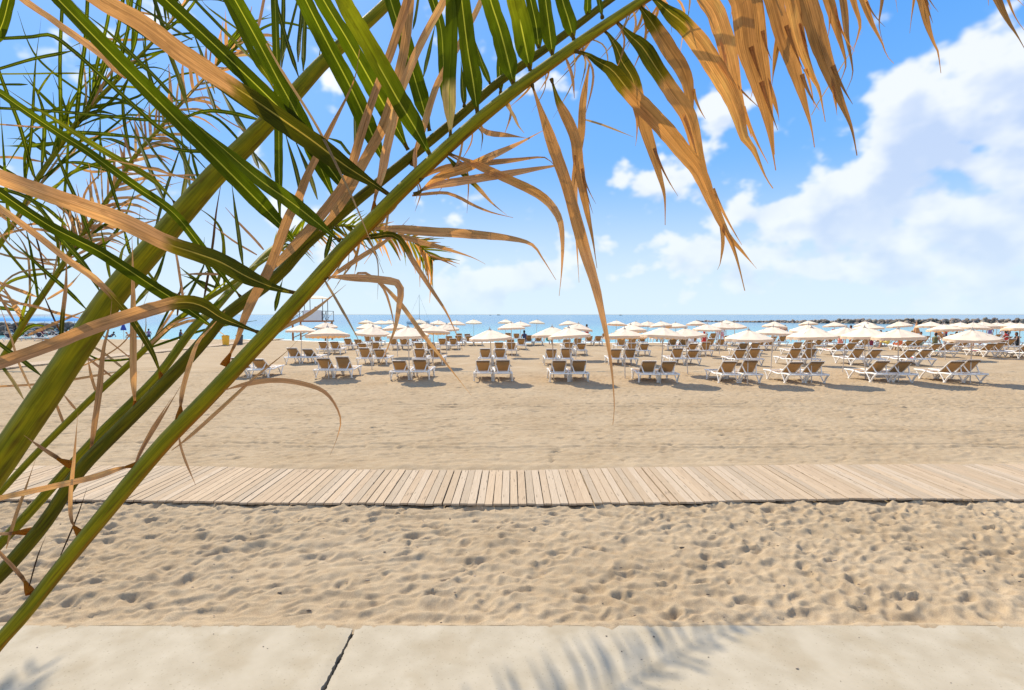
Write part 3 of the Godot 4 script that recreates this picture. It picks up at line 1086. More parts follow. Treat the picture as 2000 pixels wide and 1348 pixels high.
func leaflet(line: String) -> void:
	var halves := line.split("|")
	var head := halves[0].split(" ")
	var kind := head[0]
	var wide := head[1].to_float()
	if kind[1] in ["o", "t"]:
		wide *= 1.32 if kind[1] == "o" else 1.24
	var d0 := head[2].to_float()
	var d1 := head[3].to_float()
	var flat := []
	for s in halves[1].split(" "):
		var q := s.split(",")
		flat.append(Vector2(q[0].to_float(), q[1].to_float()))
	var near := nearest_stem(flat[0], d0)
	if near[1] < 34.0:
		d0 = near[2]
	var run_len := 0.0
	var at := [0.0]
	for k in range(1, flat.size()):
		run_len += flat[k].distance_to(flat[k - 1])
		at.append(run_len)
	var pts := []
	for k in flat.size():
		pts.append(P(flat[k].x, flat[k].y, lerpf(d0, d1, pow(at[k] / run_len, 0.8))))
	var n := clampi(int(run_len / 14.0), 8, 44)
	var run := smooth_run(pts, n)
	var node := kind[0] == "O" or kind[0] == "G"
	var k0 := "t" if kind[0] == "O" else kind[0].to_lower()
	var c0: Color = TINTS[k0]
	var c1: Color = TINTS[kind[1]]
	var meet := kind[2].to_float() / 10.0 + 0.02
	var dry := kind[1] in ["t", "o", "p", "k"] and not (k0 in ["g", "y"])
	var turns: bool = (k0 in ["g", "y"]) and kind[1] in ["t", "o"]
	var tone := rng.randf_range(0.78, 1.28)
	var roll := rng.randf_range(-0.5, 0.5)
	var fold := rng.randf_range(0.25, 0.5) if not dry else rng.randf_range(0.1, 0.45)
	var sign_ := 1.0 if rng.randf() < 0.6 else -1.0
	var wob := noise(rng.randi() % 9999, 1.0, 2)
	var cross := [-1.0, -0.55, -0.09, -0.04, 0.04, 0.09, 0.55, 1.0] if wide >= 7.0 else [-1.0, -0.3, 0.3, 1.0]
	var uoff := rng.randf()
	var last: Vector2 = flat[flat.size() - 1]
	var open_end: bool = last.y < -9.0 or last.x < -9.0
	var mb := MB.new()
	for k in n + 1:
		var t := float(k) / n
		var tan_: Vector3 = (run[mini(k + 1, n)] - run[maxi(k - 1, 0)]).normalized()
		var view: Vector3 = (EYE - run[k]).normalized()
		var s := tan_.cross(view).normalized()
		var nn := s.cross(tan_).normalized()
		var twist := roll * (0.4 + t) + 0.22 * wob.get_noise_1d(t * 2.2 + 9.0)
		var side := s * cos(twist) + nn * sin(twist)
		var out := nn * cos(twist) - s * sin(twist)
		var prof := (0.20 + 0.80 * smoothstep(0.0, 0.20, t)) * (1.0 - 0.95 * pow(smoothstep(0.38, 1.0, t), 1.15))
		if open_end:
			prof = (0.20 + 0.80 * smoothstep(0.0, 0.22, t)) * (1.0 - 0.22 * t)
		elif wide < 7.0:
			prof = (0.6 + 0.4 * smoothstep(0.0, 0.15, t)) * (1.0 - 0.85 * smoothstep(0.5, 1.0, t))
		if turns and absf(t - meet) < 0.06:
			prof *= 0.93
		var hw := wide * 0.5 / per_metre(run[k], s, tan_) * prof / maxf(0.72, cos(twist))
		for i in cross.size():
			var x: float = cross[i]
			var w := x * hw * (1.0 + 0.07 * wob.get_noise_2d(t * 14.0 * run_len / 300.0, x * 3.0) * (1.0 if absf(x) == 1.0 else 0.0))
			var lift := absf(x) * fold * hw * sign_
			if dry:
				lift += hw * 0.35 * wob.get_noise_2d(t * 3.0, x * 1.2 + 5.0)
			var edge := wob.get_noise_2d(x * 2.2 + 7.0, t * 2.0) * 0.03
			var m := smoothstep(meet - 0.025, meet + 0.02, t + edge) if c0 != c1 else 0.0
			if turns and kind[1] == "o":
				m = smoothstep(meet - 0.012, meet + 0.012, t + edge)
			var c := c0.lerp(c1, m)
			if turns and m < 1.0:
				c = c.lerp(Color(0.30, 0.27, 0.02), smoothstep(meet - 0.13, meet, t) * (1.0 - m) * 0.75)
			if c0.is_equal_approx(TINTS["g"]) and kind[1] == "y":
				c = c0.lerp(c1, smoothstep(0.25, 0.85, t + edge))
			c *= tone * (1.0 + 0.30 * wob.get_noise_2d(x * 1.7, t * 5.0) + 0.14 * wob.get_noise_2d(x * 6.0, t * 30.0))
			if absf(x) < 0.06 and wide >= 7.0 and m < 0.5 and not dry:
				c = Color(0.62, 0.56, 0.14)
			elif absf(x) < 0.06 and wide >= 7.0 and (dry or m >= 0.5):
				c = c * 0.80
			if node:
				c = c.lerp(TINTS["n"], 1.0 - smoothstep(0.0, 26.0 / run_len, t))
				if t > 22.0 / run_len and t < 34.0 / run_len and dry:
					c = c * 0.35
			elif t < 9.0 / run_len and wide >= 12.0:
				c = c.lerp(Color(0.30, 0.15, 0.03), 0.6)
			c.a = 1.0
			mb.vert(run[k] + side * w + out * lift, Vector3.ZERO, c, Vector2(x * 0.28 + uoff, t * run_len / 420.0 + uoff))
	var nc := cross.size()
	for k in n:
		for i in nc - 1:
			var a := k * nc + i
			mb.ix.append_array([a, a + 1, a + nc + 1, a, a + nc + 1, a + nc])
	mb.smooth()
	# frayed slivers torn from the edges of the broad dead leaflets
	if wide >= 17.0 and kind[1] == "o":
		for q in rng.randi_range(1, 3):
			var sd := 1.0 if rng.randf() < 0.5 else -1.0
			var kb := int(n * rng.randf_range(0.42, 0.72))
			var from: Vector3 = run[kb]
			var tan_: Vector3 = (run[kb + 1] - run[kb]).normalized()
			var view: Vector3 = (EYE - from).normalized()
			var s := tan_.cross(view).normalized()
			var unit := 1.0 / per_metre(from, s, tan_)
			var l := run_len * unit * rng.randf_range(0.14, 0.30)
			var w0 := wide * 0.13 * unit
			var st := from + s * sd * wide * 0.26 * unit
			var spread := rng.randf_range(0.06, 0.26) * sd
			var first := mb.v.size()
			var cc := c1 * rng.randf_range(0.7, 1.15)
			cc.a = 1.0
			for k in 7:
				var t := k / 6.0
				var pt := st + tan_ * l * t + s * spread * l * t * t + view * 0.006 * t + Vector3.DOWN * 0.10 * l * t * t
				for e in [-1.0, 1.0]:
					mb.vert(pt + s * e * w0 * (1.0 - 0.93 * t), view, cc, Vector2(0.3 + e * 0.05, t))
			for k in 6:
				var a := first + k * 2
				mb.tri(a, a + 1, a + 3); mb.tri(a, a + 3, a + 2)
	# the swollen foot of the leaflet on the stalk
	if (node or wide >= 12.0) and near[1] < 34.0:
		var foot: Vector3 = run[0]
		var nx: Vector3 = run[1]
		var r0 := (6.5 if node else 3.4) * d0 / FOCAL
		var fc: Color = TINTS["n"] if node else Color(0.36, 0.24, 0.05)
		var away: Vector3 = (nx - foot).normalized()
		mb.tube([foot - away * r0 * 1.2, foot, foot + away * r0 * 1.6, foot + away * r0 * 3.0], [r0 * 1.25, r0 * 1.1, r0 * 0.7, r0 * 0.35], 8, fc)
	var dry_mat: bool = dry or kind[1] in ["o", "t"]
	put(mb.done(), mats["dry_leaf" if dry_mat else "leaf"], "leaflet", stems[near[0]][0])

func build_palm() -> void:
	var palm := base("palm_tree", Vector3.ZERO)
	tag(palm, "palm with arching green stalks and green and dried leaflets close to the camera", "palm tree")
	var heart := Vector3(-2.0, 0.75, -0.95)
	stalk(palm, heart, "long green stalk with hanging orange dried leaflets", [[-60, 1326, 29, 0.95], [0, 1252, 28, 0.95], [49, 1197, 28, 0.95], [116, 1112, 29, 0.95], [173, 1042, 30, 0.95], [265, 930, 32, 0.95], [325, 860, 32, 0.95], [397, 786, 32, 0.95], [504, 672, 31, 0.95], [564, 607, 31, 0.95], [630, 533, 30, 0.95], [665, 493, 29, 0.95], [697, 461, 29, 0.95], [824, 334, 27, 0.96], [971, 204, 25, 0.98], [1119, 93, 22, 1.02], [1249, 5, 19, 1.07], [1330, -45, 17, 1.12], [1450, -110, 14, 1.18], [1600, -160, 11, 1.26], [1800, -196, 8, 1.34], [1980, -185, 4, 1.42]], 1.0)
	stalk(palm, heart, "dark green stalk just behind the long one", [[-60, 1180, 28, 1.12], [0, 1122, 28, 1.12], [30, 1090, 28, 1.12], [89, 1019, 28, 1.12], [148, 929, 27, 1.12], [185, 886, 27, 1.12], [265, 806, 26, 1.13], [325, 745, 26, 1.13], [393, 672, 25, 1.14], [439, 618, 24, 1.15], [541, 540, 23, 1.16], [597, 477, 23, 1.17], [669, 415, 22, 1.18], [708, 382, 21, 1.18], [763, 338, 20, 1.19], [882, 241, 18, 1.20], [971, 163, 17, 1.21], [1064, 96, 16, 1.22], [1138, 41, 14, 1.24], [1200, -6, 13, 1.26], [1300, -70, 10, 1.3], [1420, -130, 6, 1.35]], 0.25, 0.5)
	stalk(palm, heart, "thickest green stalk", [[-60, 988, 62, 1.20], [0, 903, 62, 1.20], [28, 862, 61, 1.20], [89, 773, 60, 1.21], [151, 680, 58, 1.22], [222, 575, 54, 1.24], [300, 483, 50, 1.26], [378, 390, 47, 1.28], [421, 341, 45, 1.29], [476, 287, 42, 1.30], [513, 249, 39, 1.31], [580, 178, 34, 1.33], [634, 119, 30, 1.35], [734, 28, 25, 1.38], [800, -35, 21, 1.42], [900, -110, 14, 1.5], [1010, -160, 7, 1.6]], 0.35)
	stalk(palm, heart, "thin pale green stalk", [[-60, 1020, 12, 1.50], [0, 962, 12, 1.50], [30, 929, 13, 1.50], [83, 873, 13, 1.50], [148, 808, 13, 1.5], [193, 765, 13, 1.5], [260, 704, 12, 1.52], [300, 666, 12, 1.54], [346, 625, 11, 1.56], [400, 587, 10, 1.6], [440, 562, 9, 1.65], [500, 520, 7, 1.75], [560, 480, 5, 1.9]], 0.1)
	stalk(palm, heart, "green stalk arching away behind the others with yellowing tip", [[-60, 1128, 19, 1.30], [0, 1062, 19, 1.30], [60, 998, 19, 1.31], [120, 930, 19, 1.32], [204, 838, 18, 1.35], [260, 784, 18, 1.4], [315, 726, 17, 1.45], [378, 640, 17, 1.55], [419, 603, 16, 1.65], [448, 570, 15, 1.75], [485, 533, 13, 1.9], [532, 486, 11, 2.1], [590, 452, 9, 2.5], [650, 440, 7, 3.0], [710, 445, 5, 3.4], [770, 458, 4, 3.8], [820, 480, 3, 4.1], [848, 510, 2, 4.3]], 0.2)
	stalk(palm, heart, "grey green stalk among fine leaflets", [[-70, 600, 12, 2.05], [-40, 540, 12, 2.05], [6, 467, 12, 2.05], [37, 421, 12, 2.05], [74, 349, 12, 2.05], [111, 295, 11, 2.1], [154, 234, 11, 2.1], [185, 200, 10, 2.15], [237, 147, 9, 2.2], [300, 80, 7, 2.3], [360, 10, 5, 2.4], [400, -40, 4, 2.5]], 0.15)
	stalk(palm, heart, "drying stalk with tan stringy leaflets", [[-60, 800, 12, 1.8], [-20, 735, 12, 1.8], [18, 677, 12, 1.8], [56, 616, 13, 1.8], [83, 577, 13, 1.82], [119, 523, 12, 1.85], [141, 488, 12, 1.88], [163, 455, 11, 1.9], [208, 393, 11, 2.0], [265, 304, 10, 2.1], [306, 258, 9, 2.2], [360, 195, 7, 2.35], [430, 120, 5, 2.5], [490, 60, 3, 2.6]], 0.8)
	var tk := MB.new()
	tk.tube([Vector3(-2.15, -0.1, -0.92), Vector3(-2.13, 0.25, -0.93), Vector3(-2.08, 0.55, -0.94), Vector3(-2.01, 0.85, -0.95), Vector3(-1.98, 1.0, -0.95)], [0.26, 0.22, 0.20, 0.16, 0.06], 12)
	put(tk.done(), mats["bark"], "trunk", palm)
	for line in LEAVES.strip_edges().split("\n"):
		leaflet(line)
	# fine leaflets in two ranks along the far stalks
	fine_ranks(4, 11, 17, 9, 46.0, ["g", "y", "o"])
	fine_ranks(6, 6, 13, 6, 95.0, ["t", "t", "p"])
	fine_ranks(5, 5, 11, 2, 120.0, ["g", "g", "y"])

	# wisps hanging under the long stalk
	for k in 46:
		var flat: Array = stems[0][1]
		var j := rng.randi_range(11, 17)
		var at := Vector2(flat[j][0], flat[j][1]).lerp(Vector2(flat[j + 1][0], flat[j + 1][1]), rng.randf())
		var d: float = flat[j][3]
		var dir := Vector2.DOWN.rotated(rng.randf_range(-1.25, 0.7))
		var l := rng.randf_range(35.0, 130.0)
		var p1 := at + dir * l * 0.5
		var p2 := at + dir.rotated(0.4) * l * 0.8 + Vector2(0, l * 0.35)
		var c: String = ["t", "p", "o"][rng.randi() % 3]
		leaflet("%s%s5 %.1f %.2f %.2f|%.0f,%.0f %.0f,%.0f %.0f,%.0f" % [c, c, rng.randf_range(1.5, 4.2), d, d + rng.randf_range(0.0, 0.2), at.x, at.y, p1.x, p1.y, p2.x, p2.y])
	# loose strands tangled among the far stalks
	for k in 150:
		var stem: int = [5, 6, 5, 6, 2, 3][rng.randi() % 6]
		var flat: Array = stems[stem][1]
		var j := rng.randi_range(2, flat.size() - 3)
		var t := rng.randf()
		var at := Vector2(flat[j][0], flat[j][1]).lerp(Vector2(flat[j + 1][0], flat[j + 1][1]), t)
		if at.x > 560.0 or at.y > 760.0:
			continue
		var d: float = lerpf(flat[j][3], flat[j + 1][3], t)
		var dir := Vector2.UP.rotated(rng.randf_range(-1.9, 1.5))
		var l := rng.randf_range(90.0, 260.0)
		var p1 := at + dir * l * 0.55
		var p2 := at + dir.rotated(rng.randf_range(-0.35, 0.35)) * l + Vector2(0, l * rng.randf_range(0.0, 0.18))
		var green := rng.randf() < (0.75 if at.y < 420.0 else 0.4)
		var c: String = ["g", "g", "y"][rng.randi() % 3] if green else ["t", "p", "t"][rng.randi() % 3]
		var w := rng.randf_range(4.0, 9.0) if green else rng.randf_range(2.0, 5.0)
		leaflet("%s%s5 %.1f %.2f %.2f|%.0f,%.0f %.0f,%.0f %.0f,%.0f" % [c, c, w, d, d + rng.randf_range(-0.1, 0.25), at.x, at.y, p1.x, p1.y, p2.x, p2.y])

func fine_ranks(stem: int, from: int, to: int, each: int, length: float, tints: Array) -> void:
	var flat: Array = stems[stem][1]
	for j in range(from, mini(to, flat.size() - 1)):
		for q in each:
			var t := (q + rng.randf() * 0.6) / each
			var at := Vector2(flat[j][0], flat[j][1]).lerp(Vector2(flat[j + 1][0], flat[j + 1][1]), t)
			var dir := Vector2(flat[j + 1][0] - flat[j][0], flat[j + 1][1] - flat[j][1]).normalized()
			var d: float = lerpf(flat[j][3], flat[j + 1][3], t)
			for s in [-1.0, 1.0]:
				var out: Vector2 = dir.rotated(s * rng.randf_range(0.5, 0.95))
				var l := length * rng.randf_range(0.6, 1.25) * (1.6 / maxf(d, 1.6) if stem == 4 else 1.0)
				if stem == 4:
					l = length * rng.randf_range(0.8, 1.5)
				var p1 := at + out * l * 0.55 + Vector2(0, l * 0.04)
				var p2 := at + out * l * 0.95 + Vector2(0, l * (0.30 if s > 0.0 else 0.12))
				var c: String = tints[rng.randi() % tints.size()]
				if stem == 4:
					c = ("g" if rng.randf() < 0.4 else "y") if j < to - 3 else ("y" if rng.randf() < 0.4 else "o")
					var tip := "o" if s > 0.0 and rng.randf() < 0.6 else c
					leaflet("%s%s5 %.1f %.2f %.2f|%.0f,%.0f %.0f,%.0f %.0f,%.0f" % ["y" if s < 0.0 and rng.randf() < 0.6 else c, tip, rng.randf_range(2.6, 4.2), d, d + s * 0.2, at.x, at.y, p1.x, p1.y, p2.x, p2.y])
				else:
					leaflet("%s%s5 %.1f %.2f %.2f|%.0f,%.0f %.0f,%.0f %.0f,%.0f" % [c, c, rng.randf_range(2.5, 6.0), d, d + rng.randf_range(-0.2, 0.2), at.x, at.y, p1.x, p1.y, p2.x, p2.y])

# a taller palm outside the picture, whose fronds shade the paving
func build_tall_palm() -> void:
	var palm := base("palm_tree", Vector3(-7.9, 0, -6.5))
	tag(palm, "tall palm whose crown shades the pale paving with feathery shadows", "palm tree")
	var tk := MB.new()
	var pts := []
	var rad := []
	for k in 13:
		var t := k / 12.0
		pts.append(Vector3(1.0 * t * t, 9.95 * t - 0.1, -0.3 * t))
		rad.append(lerpf(0.24, 0.13, t) * (1.12 if k % 2 == 0 else 1.0))
	tk.tube(pts, rad, 12)
	put(tk.done(), mats["bark"], "trunk", palm)
	var heart := Vector3(1.0, 9.9, -0.3)
	for q in [[1.20, 6.9, 0.30], [1.97, 4.4, 0.40], [0.15, 4.6, 0.6], [2.3, 4.6, 0.7], [3.0, 4.4, 0.5], [3.8, 4.4, 0.8], [4.6, 4.4, 0.5], [5.4, 4.4, 0.8]]:
		var ang: float = q[0]
		var length: float = q[1]
		var way := Vector3(cos(ang), 0, -sin(ang))
		var mb := MB.new()
		var run := []
		for k in 25:
			var t := k / 24.0
			var bend := way.rotated(Vector3.UP, -0.43 * t * t if k < 99 and ang < 1.3 else -0.1 * t * t)
			run.append(heart + bend * length * t * 0.97 + Vector3(0, length * (q[2] * t - (q[2] + 0.05) * t * t), 0))
		var rr := []
		for k in 25:
			rr.append(lerpf(0.035, 0.006, k / 24.0))
		mb.tube(run, rr, 6, Color(0.12, 0.13, 0.02))
		for k in 56:
			var t := clampf(0.14 + 0.85 * (k + rng.randf_range(-0.4, 0.4)) / 56.0, 0.13, 0.99)
			var f := t * 24.0
			var p: Vector3 = run[int(f)].lerp(run[mini(int(f) + 1, 24)], f - int(f))
			var tan_: Vector3 = (run[mini(int(f) + 1, 24)] - run[int(f)]).normalized()
			var flat_side := tan_.cross(Vector3.UP).normalized()
			var l := 0.78 * sin(PI * (0.12 + 0.82 * t)) * rng.randf_range(0.85, 1.1)
			for s in [-1.0, 1.0]:
				var out: Vector3 = (flat_side * s * 0.82 + tan_ * (0.6 + rng.randf_range(-0.22, 0.22)) + Vector3.DOWN * rng.randf_range(0.0, 0.4)).normalized()
				var mid := p + out * l * 0.55
				var tip := p + out * l * 0.95 + Vector3.DOWN * l * 0.28
				var w := out.cross(Vector3.UP).normalized() * 0.021
				var c := Color(0.06, 0.10, 0.015) * rng.randf_range(0.8, 1.3)
				var i := mb.vert(p - w * 0.4, Vector3.UP, c)
				mb.vert(p + w * 0.4, Vector3.UP, c); mb.vert(mid + w, Vector3.UP, c); mb.vert(mid - w, Vector3.UP, c); mb.vert(tip, Vector3.UP, c)
				mb.tri(i, i + 1, i + 2); mb.tri(i, i + 2, i + 3); mb.tri(i + 3, i + 2, i + 4)
		put(mb.done(), mats["leaf"], "frond", palm)

# ------------------------------------------------------------------ loungers
const ROW := ["front", "second", "third", "fourth", "fifth", "waterside"]

func make_lounger(sling: Material, fold_m: Material, top := Vector3(0, 0.86, -0.17)) -> Node3D:
	var o := base("sun_lounger", Vector3.ZERO)
	var white: Material = mats["white_plastic"]
	var fr := MB.new()
	for s in [-1.0, 1.0]:
		var pts := []
		var rad := []
		for k in 15:
			var t := k / 14.0
			pts.append(Vector3(s * (0.33 + 0.025 * cos(t * TAU)), 0.335 + 0.028 * cos(t * TAU) - 0.012 * cos(2.0 * t * TAU), -1.92 * t))
			rad.append(0.030)
		fr.tube(pts, rad, 8, Color.WHITE, 1.25)
	for z in [-0.02, -0.70, -1.30, -1.90]:
		fr.tube([Vector3(-0.35, 0.35, z), Vector3(0, 0.345, z), Vector3(0.35, 0.35, z)], [0.026, 0.028, 0.026], 8)
	put(fr.done(), white, "frame", o)
	for z in [-0.32, -1.58]:
		for s in [-1.0, 1.0]:
			var lg := MB.new()
			lg.tube([Vector3(s * 0.355, 0.36, z + 0.30), Vector3(s * 0.365, 0.20, z + 0.14), Vector3(s * 0.37, 0.0, z)], [0.032, 0.036, 0.028], 8)
			lg.tube([Vector3(s * 0.345, 0.33, z - 0.26), Vector3(s * 0.355, 0.17, z - 0.11), Vector3(s * 0.37, 0.01, z)], [0.024, 0.022, 0.022], 8)
			lg.box(Vector3(s * 0.37, 0.012, z), Vector3(0.07, 0.028, 0.09), 0.006)
			put(lg.done(), white, "leg", o)
	# the raised back
	var hinge := Vector3(0, 0.355, -0.74)
	var bk := MB.new()
	for s in [-1.0, 1.0]:
		bk.tube([hinge + Vector3(s * 0.29, 0, 0), hinge.lerp(top, 0.5) + Vector3(s * 0.285, -0.01, 0), top + Vector3(s * 0.27, 0, 0)], [0.024, 0.024, 0.020], 8)
		# the prop that carries the back, splayed as seen from behind
		bk.tube([hinge.lerp(top, 0.62) + Vector3(s * 0.265, -0.035, 0.01), Vector3(s * 0.225, 0.47, -0.28), Vector3(s * 0.19, 0.36, -0.20)], [0.022, 0.024, 0.026], 8)
	bk.tube([top + Vector3(-0.27, 0, 0), top + Vector3(0.27, 0, 0)], [0.018, 0.018], 8)
	bk.tube([Vector3(-0.2, 0.36, -0.2), Vector3(0.2, 0.36, -0.2)], [0.024, 0.024], 8)
	put(bk.done(), white, "back_frame", o)
	var sl := MB.new()
	for face in [0.0, 0.008]:
		sl.grid(6, 10, func(u: float, v: float) -> Vector3:
			var p := hinge.lerp(top, lerpf(0.03, 0.985, v))
			var sag := 0.030 * sin(PI * u) * sin(PI * v)
			return p + Vector3((u - 0.5) * 0.53, 0, 0) + Vector3(0, -0.70, 0.71) * (sag + face),
			func(u: float, v: float) -> Color: return Color.WHITE)
	put(sl.done(), sling, "backrest", o)
	var fd := MB.new()
	fd.box((top + hinge.lerp(top, 0.88)) * 0.5 + Vector3(0, -0.012, 0.016), Vector3(0.50, 0.022, 0.105), 0.006, Color.WHITE, Basis(Vector3.RIGHT, 0.725))
	put(fd.done(), fold_m, "headrest_fold", o)
	var st := MB.new()
	for face in [0.0, -0.008]:
		st.grid(6, 10, func(u: float, v: float) -> Vector3:
			return Vector3((u - 0.5) * 0.56, 0.352 + face - 0.022 * sin(PI * u) * sin(PI * v), lerpf(-0.76, -1.87, v)),
			func(u: float, v: float) -> Color: return Color.WHITE)
	put(st.done(), sling, "seat", o)
	return o

func build_loungers() -> void:
	var rows := [
		[[488, 737], [652, 738], [801, 741], [963, 744], [1112, 745], [1286, 747], [1444, 748], [1571, 748], [1740, 747], [1880, 747]],
		[[588, 710], [726, 712], [836, 712], [963, 712], [1091, 713], [1216, 713], [1339, 713], [1459, 714], [1567, 714], [1691, 714], [1792, 714]],
		[[643, 692], [721, 694], [830, 694], [987, 694], [1122, 694], [1245, 695], [1365, 695], [1463, 695], [1569, 695], [1650, 695], [1838, 697], [1942, 697], [2012, 700]],
		[[690, 683], [778, 683], [875, 683], [1008, 683], [1118, 684], [1224, 684], [1324, 684], [1398, 684], [1497, 684], [1590, 684], [1680, 685], [1785, 686], [1872, 686], [1965, 686]],
		[[728, 675], [800, 675], [886, 675], [925, 675], [1042, 675], [1160, 675], [1245, 676], [1345, 676], [1430, 676], [1520, 676], [1612, 677], [1712, 677], [1800, 677], [1890, 677], [1975, 677]],
		[[820, 668], [905, 668], [1000, 668], [1078, 668], [1190, 668], [1290, 669], [1385, 669], [1480, 669], [1575, 669], [1740, 670], [1850, 670], [1940, 670]],
	]
	var protos := []
	var fresh := []
	for v in [Vector3(0, 0.86, -0.17), Vector3(0, 0.80, -0.12), Vector3(0, 0.90, -0.23), Vector3(0, 0.84, -0.15)]:
		protos.append(make_lounger(mats["brown_sling"], mats["brown_fold"], v))
		fresh.append(true)
	for r in rows.size():
		for k in rows[r].size():
			var q: Array = rows[r][k]
			var at := G(q[0], q[1], 0.03)
			# the rear feet stand a third of a metre in front of the rear bar
			at.z += 0.32
			for s in [-1.0, 1.0]:
				# in the hidden first pair only one is seen
				var v: int = [0, 0, 3, 3, 1, 2][rng.randi() % 6]
				var o: Node3D = protos[v] if fresh[v] else copy_of(protos[v])
				fresh[v] = false
				o.position = at + Vector3(s * 0.405 + rng.randf_range(-0.03, 0.03), 0.0, rng.randf_range(-0.08, 0.08))
				o.rotation.y = rng.randf_range(-0.05, 0.05)
				tag(o, "white lounger with brown sling, %s side of the %s pair from the tower, %s row" % ["tower" if s < 0.0 else "rock", ordinal(k), ROW[r]], "sun lounger", "white sun loungers set out in rows of pairs")
	# towels thrown over some of the loungers
	var tm := MB.new()
	tm.grid(8, 16, func(u: float, v: float) -> Vector3:
		var z := lerpf(-0.80, -1.80, v)
		return Vector3((u - 0.5) * 0.62, 0.375 - 0.022 * sin(PI * u) + 0.012 * sin(u * 9.0 + v * 5.0) - 0.05 * pow(absf(u - 0.5) * 2.0, 6.0), z),
		func(u: float, v: float) -> Color: return Color.WHITE)
	tm.upward()
	var cloth := tm.done()
	for q in [[1650, 695, 0, "orange towel", Color(0.70, 0.20, 0.04)], [1792, 714, 1, "striped red towel", Color(0.55, 0.05, 0.04)], [1680, 685, 0, "coral towel", Color(0.72, 0.26, 0.20)], [1838, 697, 1, "green towel", Color(0.05, 0.30, 0.16)], [1942, 697, 0, "dark red towel", Color(0.25, 0.02, 0.02)], [1324, 684, 1, "pink towel", Color(0.72, 0.34, 0.36)], [1112, 745, 9, "", Color.WHITE], [1042, 675, 0, "red towel", Color(0.6, 0.05, 0.03)], [1785, 686, 0, "white towel", Color(0.8, 0.8, 0.8)]]:
		if q[2] == 9:
			continue
		var at := G(q[0], q[1], 0.03)
		at.z += 0.32
		var t := put(cloth, mat("towel_" + String(q[3]).split(" ")[0] + str(q[0]), q[4], 0.95), "towel")
		t.position = at + Vector3(-0.405 if q[2] == 0 else 0.405, 0, -0.05)
		t.rotation.y = rng.randf_range(-0.06, 0.06)
		tag(t, "%s spread on a lounger, %s" % [String(q[3]).replace("striped ", ""), {1650: "third row behind the tall closed parasol", 1792: "second row at its rock end", 1680: "fourth row below the large parasols", 1838: "third row, near the rocks", 1942: "third row, close to the picture's edge", 1324: "fourth row in the middle of the beach", 1042: "fifth row in the middle of the beach", 1785: "fourth row, near the rocks"}[q[0]]], "towel")
	var blue := make_lounger(mats["blue_sling"], mats["blue_sling"])
	var spots := [[12, 668], [38, 664], [72, 666], [98, 662], [128, 665], [150, 661], [20, 657], [60, 655], [110, 655]]
	for k in spots.size():
		var o: Node3D = blue if k == 0 else copy_of(blue)
		o.position = G(spots[k][0], spots[k][1], 0.03)
		o.rotation.y = rng.randf_range(-0.5, 0.5)
		tag(o, "white lounger with navy sling under the blue parasols, %s towards the tower" % ordinal(k), "sun lounger", "navy loungers under the blue parasols")

# ------------------------------------------------------------------ parasols
func make_parasol(tone: float, seed_: int) -> Node3D:
	var o := base("parasol", Vector3.ZERO)
	var f := noise(seed_, 1.0, 2)
	var r := 0.88
	var cv := MB.new()
	var ribs := 8
	cv.grid(48, 9, func(u: float, v: float) -> Vector3:
		var a := u * TAU
		var near_rib := absf(fposmod(u * ribs, 1.0) - 0.5) * 2.0      # 1 on a rib
		var rr := r * v * (1.0 - 0.075 * (1.0 - near_rib) * v * v)
		var y := 2.13 - 0.33 * pow(v, 1.15) - 0.035 * (1.0 - near_rib) * sin(PI * v) + 0.012 * f.get_noise_2d(a * 2.0, v * 3.0)
		return Vector3(cos(a) * rr, y, sin(a) * rr),
		func(u: float, v: float) -> Color:
			var k := tone * (1.0 + 0.05 * f.get_noise_2d(u * 9.0, v * 4.0))
			return Color(CREAM.r * k, CREAM.g * k, CREAM.b * k))
	cv.upward()
	var canopy := put(cv.done(), mats["canvas"], "canopy", o)
	var vl := MB.new()
	vl.grid(96, 2, func(u: float, v: float) -> Vector3:
		var a := u * TAU
		var near_rib := absf(fposmod(u * ribs, 1.0) - 0.5) * 2.0
		var rr := r * (1.002 - 0.075 * (1.0 - near_rib)) + 0.006 * v
		var drop := 0.125 - 0.035 * absf(sin(u * ribs * 1.5 * TAU))
		return Vector3(cos(a) * rr, 1.80 - v * drop, sin(a) * rr),
		func(u: float, v: float) -> Color:
			return Color(CREAM.r * tone * 0.98, CREAM.g * tone * 0.93, CREAM.b * tone * 0.86))
	put(vl.done(), mats["canvas"], "valance", canopy)
	var pl := MB.new()
	pl.tube([Vector3(0, -0.2, 0), Vector3(0, 2.15, 0)], [0.021, 0.019], 8)
	put(pl.done(), mats["pole"], "pole", o)
	var fn := MB.new()
	fn.tube([Vector3(0, 2.11, 0), Vector3(0, 2.15, 0), Vector3(0, 2.17, 0), Vector3(0, 2.25, 0)], [0.07, 0.055, 0.02, 0.008], 8)
	put(fn.done(), mats["pole"], "finial", o)
	var rb := MB.new()
	for k in ribs:
		var a := TAU * (k + 0.0) / ribs
		var e := Vector3(cos(a), 0, sin(a))
		rb.tube([Vector3(0, 2.08, 0), e * 0.5 + Vector3(0, 1.96, 0), e * 0.85 + Vector3(0, 1.785, 0)], [0.008, 0.008, 0.007], 5)
	put(rb.done(), mats["pole"], "ribs", o)
	return o

